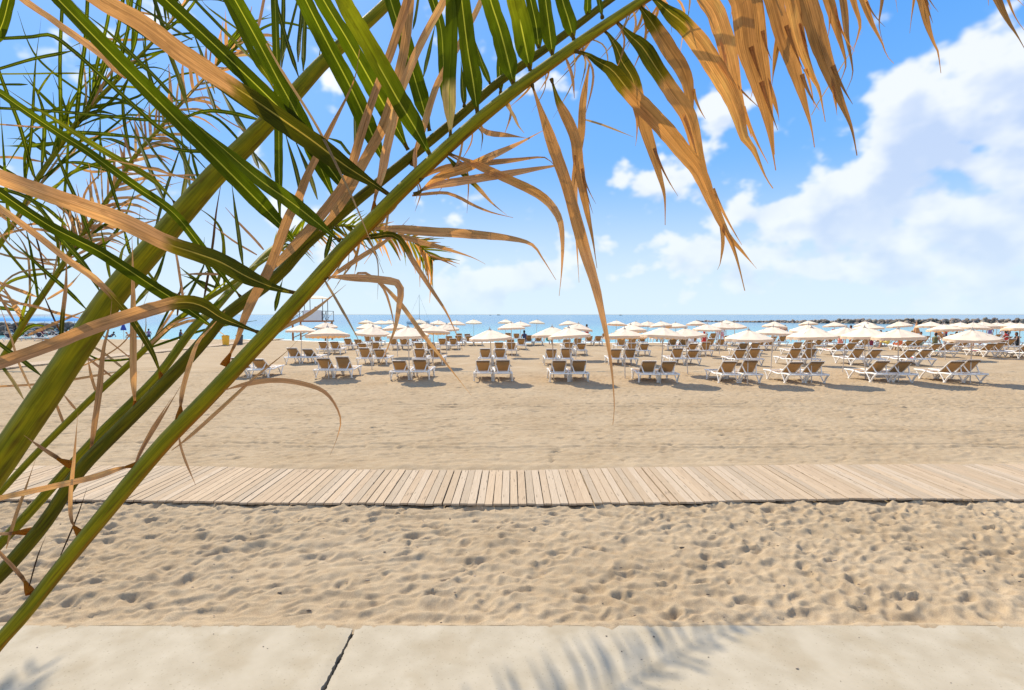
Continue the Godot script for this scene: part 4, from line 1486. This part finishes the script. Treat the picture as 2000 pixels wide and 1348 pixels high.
func build_parasols() -> void:
	var protos := []
	for k in 3:
		protos.append(make_parasol([1.0, 0.94, 1.05][k], 500 + k))
	var spots := []      # [row, x, z]
	for q in [[642, 738], [800, 741], [962, 744], [1117, 745], [1290, 747], [1460, 748], [1585, 748], [1755, 747], [1895, 747]]:
		var p := G(q[0], q[1], 0.03)
		spots.append([0, p.x, p.z])
	for q in [[587, 634], [637, 629], [722, 630], [725, 637], [744, 624], [762, 625], [776, 632], [817, 624], [830, 630], [845, 636], [855, 626], [872, 631], [890, 626], [925, 625], [715, 625],
			[987, 624], [1000, 632], [1017, 627], [1047, 625], [1082, 642], [1112, 626], [1125, 633], [1202, 627], [1222, 641], [1235, 635], [1240, 627], [1265, 627], [1295, 629], [1322, 629], [1345, 639], [1360, 627],
			[1380, 632], [1406, 631], [1419, 625], [1437, 630], [1510, 630], [1508, 637], [1581, 626], [1576, 635], [1632, 628], [1649, 638], [1693, 627], [1699, 631], [1694, 642], [1762, 629], [1818, 630], [1849, 633], [1873, 629], [1900, 632], [1922, 630], [1946, 629], [1970, 630], [1994, 633]]:
		var d: float = clampf(550.0 / (q[1] - 615.0), 21.5, 55.0)
		var row := 1 if d < 29.0 else (2 if d < 35.0 else (3 if d < 43.0 else (4 if d < 50.0 else 5)))
		spots.append([row, (q[0] - 1000.0) / FOCAL * d, -d])
	spots.sort_custom(func(a: Array, b: Array) -> bool: return a[0] < b[0] or (a[0] == b[0] and a[1] < b[1]))
	var seen_ := {}
	var taken := {}
	for q in spots:
		var k := rng.randi() % 3
		var o: Node3D
		if taken.has(k):
			o = copy_of(protos[k])
		else:
			o = protos[k]
			taken[k] = true
		o.position = Vector3(q[1], 0.03, q[2])
		o.rotation = Vector3(rng.randf_range(-0.08, 0.08), rng.randf() * TAU, rng.randf_range(-0.08, 0.08))
		var s := rng.randf_range(0.96, 1.04)
		o.scale = Vector3(s, rng.randf_range(0.97, 1.03), s)
		var c: int = seen_.get(q[0], 0)
		seen_[q[0]] = c + 1
		tag(o, "open cream parasol with scalloped edge, %s from the tower in the %s row" % [ordinal(c), ROW[q[0]]], "parasol", "open cream parasols over the loungers")
	for q in [[1790, 628.5, "closed cream parasol, taller and nearer the tower of the two"], [1833, 632.0, "closed cream parasol, shorter and nearer the rocks of the two"]]:
		shut_parasol(Vector3((q[0] - 1000.0) / FOCAL * 45.0, 0.02, -45.0), mats["orange_canvas"], q[2], (615.0 - q[1]) * 0.045 + 2.7)
	shut_parasol(Vector3(-0.759 * 58.0, 0.0, -58.0), mats["navy_canvas"], "closed dark blue parasol standing alone by the water", 2.0)
	for q in [[10, 61.0], [88, 60.0], [146, 62.0], [-60, 60.0], [45, 67.0], [120, 68.0]]:
		var d: float = q[1]
		var o := base("parasol", Vector3((q[0] - 1000.0) / FOCAL * d, 0.0, -d))
		tag(o, "open blue parasol by the dark rocks, " + {10: "beside the camera-side stalk", 88: "middle one of the near line", 146: "closest to the closed blue one", -60: "at the edge of the picture", 45: "behind the near line by the edge", 120: "behind the near line towards the water"}[q[0]], "parasol", "open blue parasols by the dark rocks")
		var cv := MB.new()
		cv.grid(32, 4, func(u: float, v: float) -> Vector3:
			var a := u * TAU
			return Vector3(cos(a) * 1.75 * v, 2.42 - 0.30 * v * v - 0.16 * smoothstep(0.85, 1.0, v), sin(a) * 1.75 * v),
			func(u: float, v: float) -> Color: return Color.WHITE)
		cv.upward()
		put(cv.done(), mats["blue_canvas"], "canopy", o)
		var pl := MB.new()
		pl.tube([Vector3(0, -0.2, 0), Vector3(0, 2.5, 0)], [0.03, 0.025], 6)
		put(pl.done(), mats["pole"], "pole", o)

func shut_parasol(at: Vector3, m: Material, label: String, tall: float) -> void:
	var o := base("parasol", at)
	tag(o, label, "parasol")
	var cv := MB.new()
	cv.grid(32, 10, func(u: float, v: float) -> Vector3:
		var a := u * TAU
		var r := (0.03 + 0.24 * pow(v, 1.2)) * (1.0 + 0.22 * cos(a * 8.0) * v) * (1.0 - 0.18 * smoothstep(0.85, 1.0, v))
		return Vector3(cos(a) * r, tall - v * 1.05, sin(a) * r),
		func(u: float, v: float) -> Color: return Color.WHITE)
	put(cv.done(), m, "canopy", o)
	var pl := MB.new()
	pl.tube([Vector3(0, -0.2, 0), Vector3(0, tall + 0.1, 0)], [0.022, 0.018], 8)
	put(pl.done(), mats["pole"], "pole", o)

# ------------------------------------------------------------------ the lifeguard tower and bins
func build_tower() -> void:
	var d := 57.0
	var o := base("lifeguard_tower", Vector3(-0.389 * d, 0.0, -d), 0.05)
	tag(o, "raised lifeguard tower with white front panel, rails and a thin canopy", "tower")
	var dk := 1.98
	for sx in [-1.0, 1.0]:
		for sz in [-1.0, 1.0]:
			var lg := MB.new()
			lg.box(Vector3(sx * 1.75, dk * 0.5 - 0.1, sz * 1.2), Vector3(0.16, dk + 0.1, 0.16), 0.01)
			put(lg.done(), mats["rust_wood"], "leg", o)
	for sz in [-1.2, 1.2]:
		var br := MB.new()
		br.tube([Vector3(-1.75, 0.2, sz), Vector3(1.75, 1.8, sz)], [0.05, 0.05], 6)
		put(br.done(), mats["rust_wood"], "brace", o)
	var de := MB.new()
	de.box(Vector3(0, dk + 0.02, 0), Vector3(3.9, 0.16, 2.8), 0.01)
	put(de.done(), mats["rust_wood"], "deck", o)
	var pn := MB.new()
	pn.box(Vector3(0.45, dk + 0.66, 1.36), Vector3(1.95, 1.12, 0.05), 0.008)
	put(pn.done(), mats["white_panel"], "panel", o)
	for q in [[-1.9, -0.55], [1.48, 1.9]]:
		var rl := MB.new()
		for z in [1.36]:
			rl.tube([Vector3(q[0], dk + 1.12, z), Vector3(q[1], dk + 1.12, z)], [0.035, 0.035], 6)
			rl.tube([Vector3(q[0], dk + 0.1, z), Vector3(q[1], dk + 1.1, z)], [0.025, 0.025], 6)
			rl.tube([Vector3(q[0], dk + 1.1, z), Vector3(q[1], dk + 0.1, z)], [0.025, 0.025], 6)
			for x in q:
				rl.tube([Vector3(x, dk, z), Vector3(x, dk + 1.14, z)], [0.045, 0.045], 6)
		put(rl.done(), mats["steel"], "railing", o)
	for s in [-1.0, 1.0]:
		var rl := MB.new()
		rl.tube([Vector3(s * 1.9, dk + 1.12, 1.36), Vector3(s * 1.9, dk + 1.12, -1.36), Vector3(s * 1.9, dk, -1.36)], [0.035, 0.035, 0.035], 6)
		rl.tube([Vector3(s * 1.9, dk + 0.1, 1.3), Vector3(s * 1.9, dk + 1.1, -1.3)], [0.025, 0.025], 6)
		put(rl.done(), mats["steel"], "railing", o)
	for x in [-0.55, 1.40]:
		for z in [-0.9, 0.9]:
			var ps := MB.new()
			ps.tube([Vector3(x, dk, z), Vector3(x, dk + 2.5, z)], [0.04, 0.04], 6)
			put(ps.done(), mats["steel"], "post", o)
	var rf := MB.new()
	rf.grid(12, 8, func(u: float, v: float) -> Vector3:
		return Vector3(lerpf(-0.9, 1.8, u), dk + 2.52 + 0.30 * (1.0 - pow(absf(u - 0.5) * 2.0, 2.0)) * (1.0 - pow(absf(v - 0.5) * 2.0, 2.0)), lerpf(-1.2, 1.2, v)),
		func(u: float, v: float) -> Color: return CREAM)
	put(rf.done(), mats["canvas"], "roof", o)
	var fp := MB.new()
	fp.tube([Vector3(-1.9, dk, -1.3), Vector3(-1.9, dk + 3.2, -1.3)], [0.03, 0.025], 6)
	put(fp.done(), mats["steel"], "flagpole", o)
	for q in [[441, 675, "yellow_bin", "yellow litter bin standing behind the dark stalk"], [468, 673, "dark_bin", "black litter bin beside the yellow one"]]:
		var at := G(q[0], q[1], 0.02)
		var b := base("litter_bin", at)
		tag(b, q[3], "bin")
		var bb := MB.new()
		bb.tube([Vector3(0, 0, 0), Vector3(0, 0.05, 0), Vector3(0, 0.78, 0), Vector3(0, 0.80, 0)], [0.24, 0.25, 0.30, 0.31], 16)
		put(bb.done(), mats[q[2]], "body", b)
		var lb := MB.new()
		lb.tube([Vector3(0, 0.80, 0), Vector3(0, 0.86, 0), Vector3(0, 0.92, 0)], [0.325, 0.31, 0.12], 16)
		put(lb.done(), mats[q[2]], "lid", b)

# ------------------------------------------------------------------ rocks and far shore
func rock_mesh(seed_: int) -> ArrayMesh:
	var f := noise(seed_, 0.9, 3)
	var g := noise(seed_ + 50, 0.55, 1, FastNoiseLite.TYPE_CELLULAR)
	var mb := MB.new()
	mb.grid(12, 8, func(u: float, v: float) -> Vector3:
		var a := u * TAU
		var b := (v - 0.5) * PI
		var d := Vector3(cos(a) * cos(b), sin(b), sin(a) * cos(b))
		return d * Vector3(1.0, 0.72, 0.85) * (0.95 + 0.35 * f.get_noise_3dv(d) + 0.3 * g.get_noise_3dv(d)),
		func(u: float, v: float) -> Color:
			var k := 0.13 + 0.05 * f.get_noise_2d(u * 8.0, v * 8.0)
			return Color(k * 1.18, k, k * 0.84))
	var m := mb.done()
	return m

func build_far_shore() -> void:
	var rocks := []
	for k in 5:
		rocks.append(rock_mesh(700 + k))
	var mole := base("breakwater", Vector3(-56, 0, -78))
	tag(mole, "dark rock breakwater behind the blue parasols", "breakwater")
	for k in 84:
		var o := put(rocks[rng.randi() % 5], mats["rock"], "rock", mole)
		var t := k / 84.0
		var x := lerpf(-34.0, -8.0, fmod(t * 3.0, 1.0))
		var y: float = [-0.2, 0.45, 1.0][int(t * 3.0)]
		o.position = Vector3(x + rng.randf_range(-0.3, 0.3), y * (0.4 if x > -10.0 else 1.0), [1.6, 0.5, -0.4][int(t * 3.0)] + rng.randf_range(-0.3, 0.3))
		var s := rng.randf_range(0.55, 0.95)
		o.scale = Vector3(s * 1.2, s, s)
		o.rotation = Vector3(rng.randf() * 3.0, rng.randf() * TAU, rng.randf() * 3.0)
	var long := base("breakwater", Vector3(130, 0, -170))
	tag(long, "long rubble breakwater across the water behind the cream parasols", "breakwater")
	var mm := MultiMesh.new()
	mm.transform_format = MultiMesh.TRANSFORM_3D
	mm.use_colors = true
	mm.mesh = rocks[0]
	mm.instance_count = 1500
	for k in 1500:
		var t := pow(rng.randf(), 0.8)
		var a := Vector3(80, 0, -226).lerp(Vector3(128, 0, -172), clampf(t * 2.4, 0.0, 1.0))
		if t > 1.0 / 2.4:
			a = Vector3(128, 0, -172).lerp(Vector3(240, 0, -150), (t - 1.0 / 2.4) / (1.0 - 1.0 / 2.4))
		var high := 0.2 + 1.25 * smoothstep(0.1, 0.45, t)
		var across := rng.randf_range(-1.0, 1.0)
		var p := a + Vector3(0.3, 0, 1.0).normalized() * across * 3.2 + Vector3(rng.randf_range(-0.6, 0.6), -0.9 + (high + 0.5) * (1.0 - absf(across)) * rng.randf_range(0.75, 1.1), 0)
		var s := rng.randf_range(0.6, 1.15)
		var bs := Basis.from_euler(Vector3(rng.randf() * 3.0, rng.randf() * TAU, rng.randf() * 3.0)).scaled(Vector3.ONE * s)
		mm.set_instance_transform(k, Transform3D(bs, p - Vector3(130, 0, -170)))
		var g := rng.randf_range(0.6, 2.1)
		mm.set_instance_color(k, Color(g, g * rng.randf_range(0.9, 1.0), g * rng.randf_range(0.8, 0.95)))
	var mi := MultiMeshInstance3D.new()
	mi.name = "rocks"
	mi.multimesh = mm
	mi.material_override = mats["rock"]
	mi.set_meta("kind", "stuff")
	long.add_child(mi, true)
	# low headland far off
	var hl := MB.new()
	var f := noise(91, 1.0, 4)
	hl.grid(80, 6, func(u: float, v: float) -> Vector3:
		var x := lerpf(-3200.0, -1480.0, u)
		var h := (26.0 * smoothstep(1.0, 0.75, u) * (0.55 + 0.35 * f.get_noise_1d(u * 9.0) + 0.1 * f.get_noise_1d(u * 60.0))) * sin(PI * v)
		return Vector3(x, -1.0 + maxf(0.0, h) * 0.45, -1800.0 + (0.5 - v) * 200.0),
		func(u: float, v: float) -> Color: return Color(0.22, 0.24, 0.27))
	hl.upward()
	tag(put(hl.done(), mats["rock"], "headland"), "low hazy headland along the horizon behind the blue parasols", "", "", "structure")

# ------------------------------------------------------------------ people
func body(bones: Array, cell: float) -> Array:
	# bones: [from, to, radius, radius, part]; the smooth union of tapered capsules as surface nets
	var lo := Vector3(1e9, 1e9, 1e9)
	var hi := -lo
	for b in bones:
		for k in 2:
			var r: float = b[2 + k] + 0.06
			lo = lo.min(b[k] - Vector3.ONE * r)
			hi = hi.max(b[k] + Vector3.ONE * r)
	var nx := int((hi.x - lo.x) / cell) + 2
	var ny := int((hi.y - lo.y) / cell) + 2
	var nz := int((hi.z - lo.z) / cell) + 2
	var f := PackedFloat32Array()
	f.resize(nx * ny * nz)
	f.fill(1.0)
	for b in bones:
		var r: float = maxf(b[2], b[3]) + 0.10
		var l: Vector3 = ((b[0].min(b[1]) - Vector3.ONE * r - lo) / cell).floor()
		var h: Vector3 = ((b[0].max(b[1]) + Vector3.ONE * r - lo) / cell).ceil()
		var ab: Vector3 = b[1] - b[0]
		var ll := maxf(ab.length_squared(), 1e-8)
		for z in range(maxi(0, int(l.z)), mini(nz, int(h.z) + 1)):
			for y in range(maxi(0, int(l.y)), mini(ny, int(h.y) + 1)):
				for x in range(maxi(0, int(l.x)), mini(nx, int(h.x) + 1)):
					var p := lo + Vector3(x, y, z) * cell
					var t := clampf((p - b[0]).dot(ab) / ll, 0.0, 1.0)
					var d: float = p.distance_to(b[0] + ab * t) - lerpf(b[2], b[3], t)
					var i := (z * ny + y) * nx + x
					var o := f[i]
					var k := 0.035
					var m := maxf(k - absf(o - d), 0.0) / k
					f[i] = minf(o, d) - m * m * k * 0.25
	var verts := PackedVector3Array()
	var parts := PackedInt32Array()
	var at := {}
	var idx := PackedInt32Array()
	for z in nz - 1:
		for y in ny - 1:
			for x in nx - 1:
				var acc := Vector3.ZERO
				var cnt := 0
				var v0 := f[(z * ny + y) * nx + x]
				var any := false
				for e in [[0, 0, 0, 1, 0, 0], [0, 1, 0, 1, 1, 0], [0, 0, 1, 1, 0, 1], [0, 1, 1, 1, 1, 1], [0, 0, 0, 0, 1, 0], [1, 0, 0, 1, 1, 0], [0, 0, 1, 0, 1, 1], [1, 0, 1, 1, 1, 1], [0, 0, 0, 0, 0, 1], [1, 0, 0, 1, 0, 1], [0, 1, 0, 0, 1, 1], [1, 1, 0, 1, 1, 1]]:
					var a := f[((z + e[2]) * ny + y + e[1]) * nx + x + e[0]]
					var b := f[((z + e[5]) * ny + y + e[4]) * nx + x + e[3]]
					if (a < 0.0) != (b < 0.0):
						var t := a / (a - b)
						acc += Vector3(x, y, z) + Vector3(e[0], e[1], e[2]).lerp(Vector3(e[3], e[4], e[5]), t)
						cnt += 1
				if cnt > 0:
					var p := lo + acc / cnt * cell
					at[(z * ny + y) * nx + x] = verts.size()
					verts.append(p)
					var best := 1e9
					var part := 0
					for b in bones:
						var ab: Vector3 = b[1] - b[0]
						var t := clampf((p - b[0]).dot(ab) / maxf(ab.length_squared(), 1e-8), 0.0, 1.0)
						var d: float = p.distance_to(b[0] + ab * t) - lerpf(b[2], b[3], t)
						if d < best:
							best = d
							part = b[4]
					parts.append(part)
	for z in range(1, nz - 1):
		for y in range(1, ny - 1):
			for x in range(1, nx - 1):
				var a := f[(z * ny + y) * nx + x]
				for ax in 3:
					var q := Vector3i(x, y, z)
					q[ax] += 1
					var b := f[(q.z * ny + q.y) * nx + q.x]
					if (a < 0.0) == (b < 0.0):
						continue
					var u := (ax + 1) % 3
					var w := (ax + 2) % 3
					var cs := []
					for s in [Vector2i(0, 0), Vector2i(-1, 0), Vector2i(-1, -1), Vector2i(0, -1)]:
						var c := Vector3i(x, y, z)
						c[u] += s.x
						c[w] += s.y
						cs.append(at.get((c.z * ny + c.y) * nx + c.x, -1))
					if cs.has(-1):
						continue
					if a < 0.0:
						idx.append_array([cs[0], cs[3], cs[2], cs[0], cs[2], cs[1]])
					else:
						idx.append_array([cs[0], cs[1], cs[2], cs[0], cs[2], cs[3]])
	return [verts, parts, idx]

func dressed(shape: Array, tints: Array) -> ArrayMesh:
	var mb := MB.new()
	for k in shape[0].size():
		mb.vert(shape[0][k], Vector3.ZERO, tints[shape[1][k]])
	mb.ix = shape[2]
	mb.smooth()
	return mb.done()

# parts: 0 skin, 1 top, 2 shorts, 3 hair
func standing(bend := 0.0) -> Array:
	var b := []
	for s in [-1.0, 1.0]:
		b.append([Vector3(s * 0.09, 0.88, 0), Vector3(s * 0.10, 0.48, -0.02), 0.095, 0.06, 2 if bend < 0.5 else 0])
		b.append([Vector3(s * 0.10, 0.48, -0.02), Vector3(s * 0.11, 0.08, 0.03 * s), 0.058, 0.04, 0])
		b.append([Vector3(s * 0.11, 0.05, 0.03 * s), Vector3(s * 0.13, 0.04, -0.14 + 0.03 * s), 0.042, 0.032, 0])
		b.append([Vector3(s * 0.19, 1.42, 0), Vector3(s * 0.25, 1.14, 0.03), 0.052, 0.042, 0])
		b.append([Vector3(s * 0.25, 1.14, 0.03), Vector3(s * 0.24, 0.90, -0.08), 0.04, 0.03, 0])
		b.append([Vector3(s * 0.24, 0.90, -0.08), Vector3(s * 0.24, 0.80, -0.11), 0.034, 0.02, 0])
	b.append([Vector3(0, 0.92, 0), Vector3(0, 1.12, 0), 0.15, 0.135, 2])
	b.append([Vector3(0, 1.12, 0), Vector3(0, 1.38, 0), 0.135, 0.15, 1])
	b.append([Vector3(-0.13, 1.40, 0), Vector3(0.13, 1.40, 0), 0.075, 0.075, 1])
	b.append([Vector3(0, 1.44, 0), Vector3(0, 1.55, -0.01), 0.052, 0.05, 0])
	b.append([Vector3(0, 1.60, -0.02), Vector3(0, 1.67, -0.015), 0.082, 0.092, 0])
	b.append([Vector3(0, 1.63, 0.02), Vector3(0, 1.71, 0.0), 0.085, 0.092, 3])
	return b

func seated() -> Array:
	# sitting on something 0.36 m high, facing -z
	var b := []
	for s in [-1.0, 1.0]:
		b.append([Vector3(s * 0.09, 0.46, 0), Vector3(s * 0.13, 0.50, -0.42), 0.09, 0.06, 2])
		b.append([Vector3(s * 0.13, 0.50, -0.42), Vector3(s * 0.13, 0.08, -0.50), 0.058, 0.04, 0])
		b.append([Vector3(s * 0.13, 0.05, -0.50), Vector3(s * 0.14, 0.04, -0.66), 0.042, 0.032, 0])
		b.append([Vector3(s * 0.19, 0.98, -0.02), Vector3(s * 0.24, 0.72, -0.10), 0.052, 0.042, 0])
		b.append([Vector3(s * 0.24, 0.72, -0.10), Vector3(s * 0.17, 0.58, -0.32), 0.04, 0.028, 0])
		b.append([Vector3(s * 0.17, 0.58, -0.32), Vector3(s * 0.15, 0.565, -0.40), 0.034, 0.02, 0])
	b.append([Vector3(0, 0.46, 0.02), Vector3(0, 0.66, 0.03), 0.155, 0.14, 2])
	b.append([Vector3(0, 0.66, 0.03), Vector3(0, 0.94, -0.02), 0.14, 0.15, 1])
	b.append([Vector3(-0.13, 0.97, -0.02), Vector3(0.13, 0.97, -0.02), 0.075, 0.075, 1])
	b.append([Vector3(0, 1.0, -0.02), Vector3(0, 1.12, -0.05), 0.052, 0.05, 0])
	b.append([Vector3(0, 1.17, -0.07), Vector3(0, 1.24, -0.065), 0.082, 0.09, 0])
	b.append([Vector3(0, 1.20, -0.03), Vector3(0, 1.28, -0.05), 0.085, 0.09, 3])
	return b

func lying() -> Array:
	# on the sand, propped on the elbows, feet towards +x
	var b := []
	for s in [-1.0, 1.0]:
		b.append([Vector3(0.0, 0.12, s * 0.09), Vector3(0.42, 0.26 if s > 0.0 else 0.09, s * 0.11), 0.09, 0.06, 2])
		b.append([Vector3(0.42, 0.26 if s > 0.0 else 0.09, s * 0.11), Vector3(0.80, 0.06, s * 0.12), 0.056, 0.038, 0])
		b.append([Vector3(0.82, 0.06, s * 0.12), Vector3(0.86, 0.16, s * 0.13), 0.038, 0.03, 0])
		b.append([Vector3(-0.46, 0.36, s * 0.19), Vector3(-0.60, 0.10, s * 0.24), 0.05, 0.04, 0])
		b.append([Vector3(-0.60, 0.08, s * 0.24), Vector3(-0.38, 0.05, s * 0.22), 0.038, 0.025, 0])
	b.append([Vector3(0.0, 0.13, 0), Vector3(-0.18, 0.18, 0), 0.14, 0.13, 2])
	b.append([Vector3(-0.18, 0.18, 0), Vector3(-0.44, 0.34, 0), 0.13, 0.14, 1])
	b.append([Vector3(-0.46, 0.37, -0.13), Vector3(-0.46, 0.37, 0.13), 0.07, 0.07, 1])
	b.append([Vector3(-0.48, 0.40, 0), Vector3(-0.55, 0.50, 0), 0.05, 0.048, 0])
	b.append([Vector3(-0.57, 0.55, 0), Vector3(-0.59, 0.61, 0), 0.08, 0.088, 0])
	b.append([Vector3(-0.61, 0.57, 0), Vector3(-0.63, 0.64, 0), 0.082, 0.085, 3])
	return b

func build_people() -> void:
	var shapes := [body(standing(), 0.034), body(seated(), 0.034), body(lying(), 0.034)]
	var skin := Color(0.50, 0.27, 0.17)
	var tan_ := Color(0.36, 0.17, 0.10)
	var hair := Color(0.03, 0.02, 0.015)
	var fair := Color(0.35, 0.24, 0.10)
	var red := Color(0.55, 0.04, 0.03)
	var orange := Color(0.68, 0.17, 0.06)
	var white := Color(0.75, 0.74, 0.74)
	var pink := Color(0.72, 0.36, 0.38)
	var navy := Color(0.03, 0.04, 0.10)
	var teal := Color(0.03, 0.28, 0.24)
	var purple := Color(0.22, 0.14, 0.30)
	# pose, px, distance, height of what carries them, turn, colours, label
	var list := [
		[1, 617, 57.5, 2.26, 3.0, [skin, red, red, hair], "person in red sitting behind the white panel of the lifeguard tower"],
		[2, 258, 60.0, 0.0, 0.2, [skin, skin, navy, fair], "person sunbathing on the sand between the blue parasols and the water"],
		[2, 214, 61.0, 0.0, 2.9, [tan_, navy, navy, hair], "person in dark clothes lying on the sand beside the blue loungers"],
		[1, 290, 61.0, -0.30, 0.6, [skin, purple, navy, hair], "person sitting upright on the sand by the water behind the thin pole"],
		[1, 352, 58.0, -0.30, -0.4, [tan_, navy, navy, hair], "dark haired person sitting on the sand behind the crossing stalks"],
		[1, 1024, 44.0, 0.03, 0.1, [skin, navy, navy, hair], "dark haired person sitting among the middle loungers seen from behind"],
		[1, 1070, 46.0, 0.03, -0.6, [tan_, navy, teal, hair], "person in dark clothes bending over a lounger by the water"],
		[0, 1146, 50.0, 0.0, 0.4, [skin, red, red, hair], "person in a red shirt standing under a parasol at the waterline"],
		[1, 1352, 43.0, 0.03, 0.3, [skin, red, white, fair], "person in red sitting on a lounger beside another in red"],
		[1, 1376, 42.0, 0.03, -0.3, [skin, red, red, red], "person in red with a red hat sitting on a lounger"],
		[0, 1402, 50.0, -0.1, 0.3, [skin, pink, white, hair], "person in a pink shirt standing by the water beside another"],
		[0, 1411, 50.5, -0.1, -0.5, [skin, white, pink, hair], "person in a white shirt standing by the water next to the pink shirt"],
		[0, 1524, 51.0, -0.1, 1.0, [skin, orange, orange, hair], "person in orange swimwear standing at the water's edge"],
		[0, 1533, 51.5, -0.1, 2.4, [skin, skin, pink, fair], "bare backed person in pink shorts at the water's edge"],
		[1, 1628, 47.0, 0.03, 0.2, [skin, red, navy, red], "person in red sitting in front of the water between parasols"],
		[0, 1662, 45.0, 0.0, 0.7, [tan_, orange, orange, hair], "person in an orange dress standing among the loungers"],
		[1, 1690, 45.5, 0.03, 1.4, [skin, tan_, navy, hair], "tanned person lounging beside the person in the orange dress"],
		[1, 1720, 44.0, 0.03, -1.1, [tan_, red, red, hair], "person in a dark red top reclining behind a large parasol"],
		[1, 1759, 38.5, 0.03, 0.1, [skin, orange, orange, fair], "person with a bare orange tanned back sitting on a lounger edge"],
		[0, 1847, 47.0, -0.1, 0.5, [skin, red, navy, hair], "person in a red top standing beyond the largest parasol"],
		[0, 1934, 50.0, 0.0, -0.4, [skin, purple, purple, purple], "person in purple standing by the water under the line of parasols"],
		[0, 1957, 50.5, 0.0, 0.4, [skin, white, white, fair], "person in white standing by the water next to the person in purple"],
		[0, 1971, 51.0, 0.0, 0.9, [tan_, navy, navy, hair], "person in black standing by the water nearest the rocks"],
		[1, 1966, 43.0, 0.03, 0.2, [skin, red, red, hair], "person in dark red sitting on a lounger by the picture's edge"],
		[1, 1800, 40.0, 0.03, 2.0, [tan_, teal, teal, hair], "person in green sitting sideways on a lounger"],
	]
	# the crowd on the loungers towards the rocks, and by the blue parasols
	var coats := {"coral": Color(0.72, 0.26, 0.18), "wine": Color(0.22, 0.03, 0.05), "lemon": Color(0.75, 0.62, 0.15), "sky blue": Color(0.25, 0.45, 0.62), "olive": Color(0.16, 0.15, 0.06), "ivory": Color(0.75, 0.70, 0.60), "plum": Color(0.20, 0.05, 0.16), "black": Color(0.02, 0.02, 0.02)}
	var spots := [["coral", 1642, 40.5, "behind the parasol pole of the tenth front pair"], ["wine", 1702, 39.0, "between two large parasols"], ["lemon", 1734, 41.0, "below the taller closed parasol"], ["sky blue", 1781, 43.0, "beside the shorter closed parasol"], ["olive", 1828, 38.0, "in front of the closed parasols"], ["ivory", 1868, 39.5, "below the line of merged parasols"], ["plum", 1915, 41.0, "close to the people standing by the water"], ["black", 1988, 39.0, "at the picture's edge by the rocks"]]
	for k in spots.size():
		var s: Array = spots[k]
		list.append([1, s[1], s[2], 0.03, rng.randf_range(-1.5, 1.5), [skin if k % 2 == 0 else tan_, coats[s[0]], coats[s[0]], hair if k % 3 else fair], "person in %s sitting on a lounger %s" % [s[0], s[3]]])
	for q in [["black", 30, 62.0, "under the blue parasols"], ["wine", 82, 61.0, "behind the navy loungers"], ["sky blue", 118, 63.0, "between blue parasols and dark rocks"], ["olive", 168, 60.0, "beside the thick green stalk"]]:
		list.append([1, q[1], q[2], 0.0, rng.randf_range(-1.5, 1.5), [skin, coats[q[0]], coats[q[0]], hair], "person in %s sitting on the sand %s" % [q[0], q[3]]])
	for q in list:
		var o := put(dressed(shapes[q[0]], q[5]), mats["skin_and_cloth"], "person")
		var d: float = q[2]
		o.position = Vector3((q[1] - 1000.0) / FOCAL * d, q[3], -d)
		o.rotation.y = q[4]
		tag(o, q[6], "person")
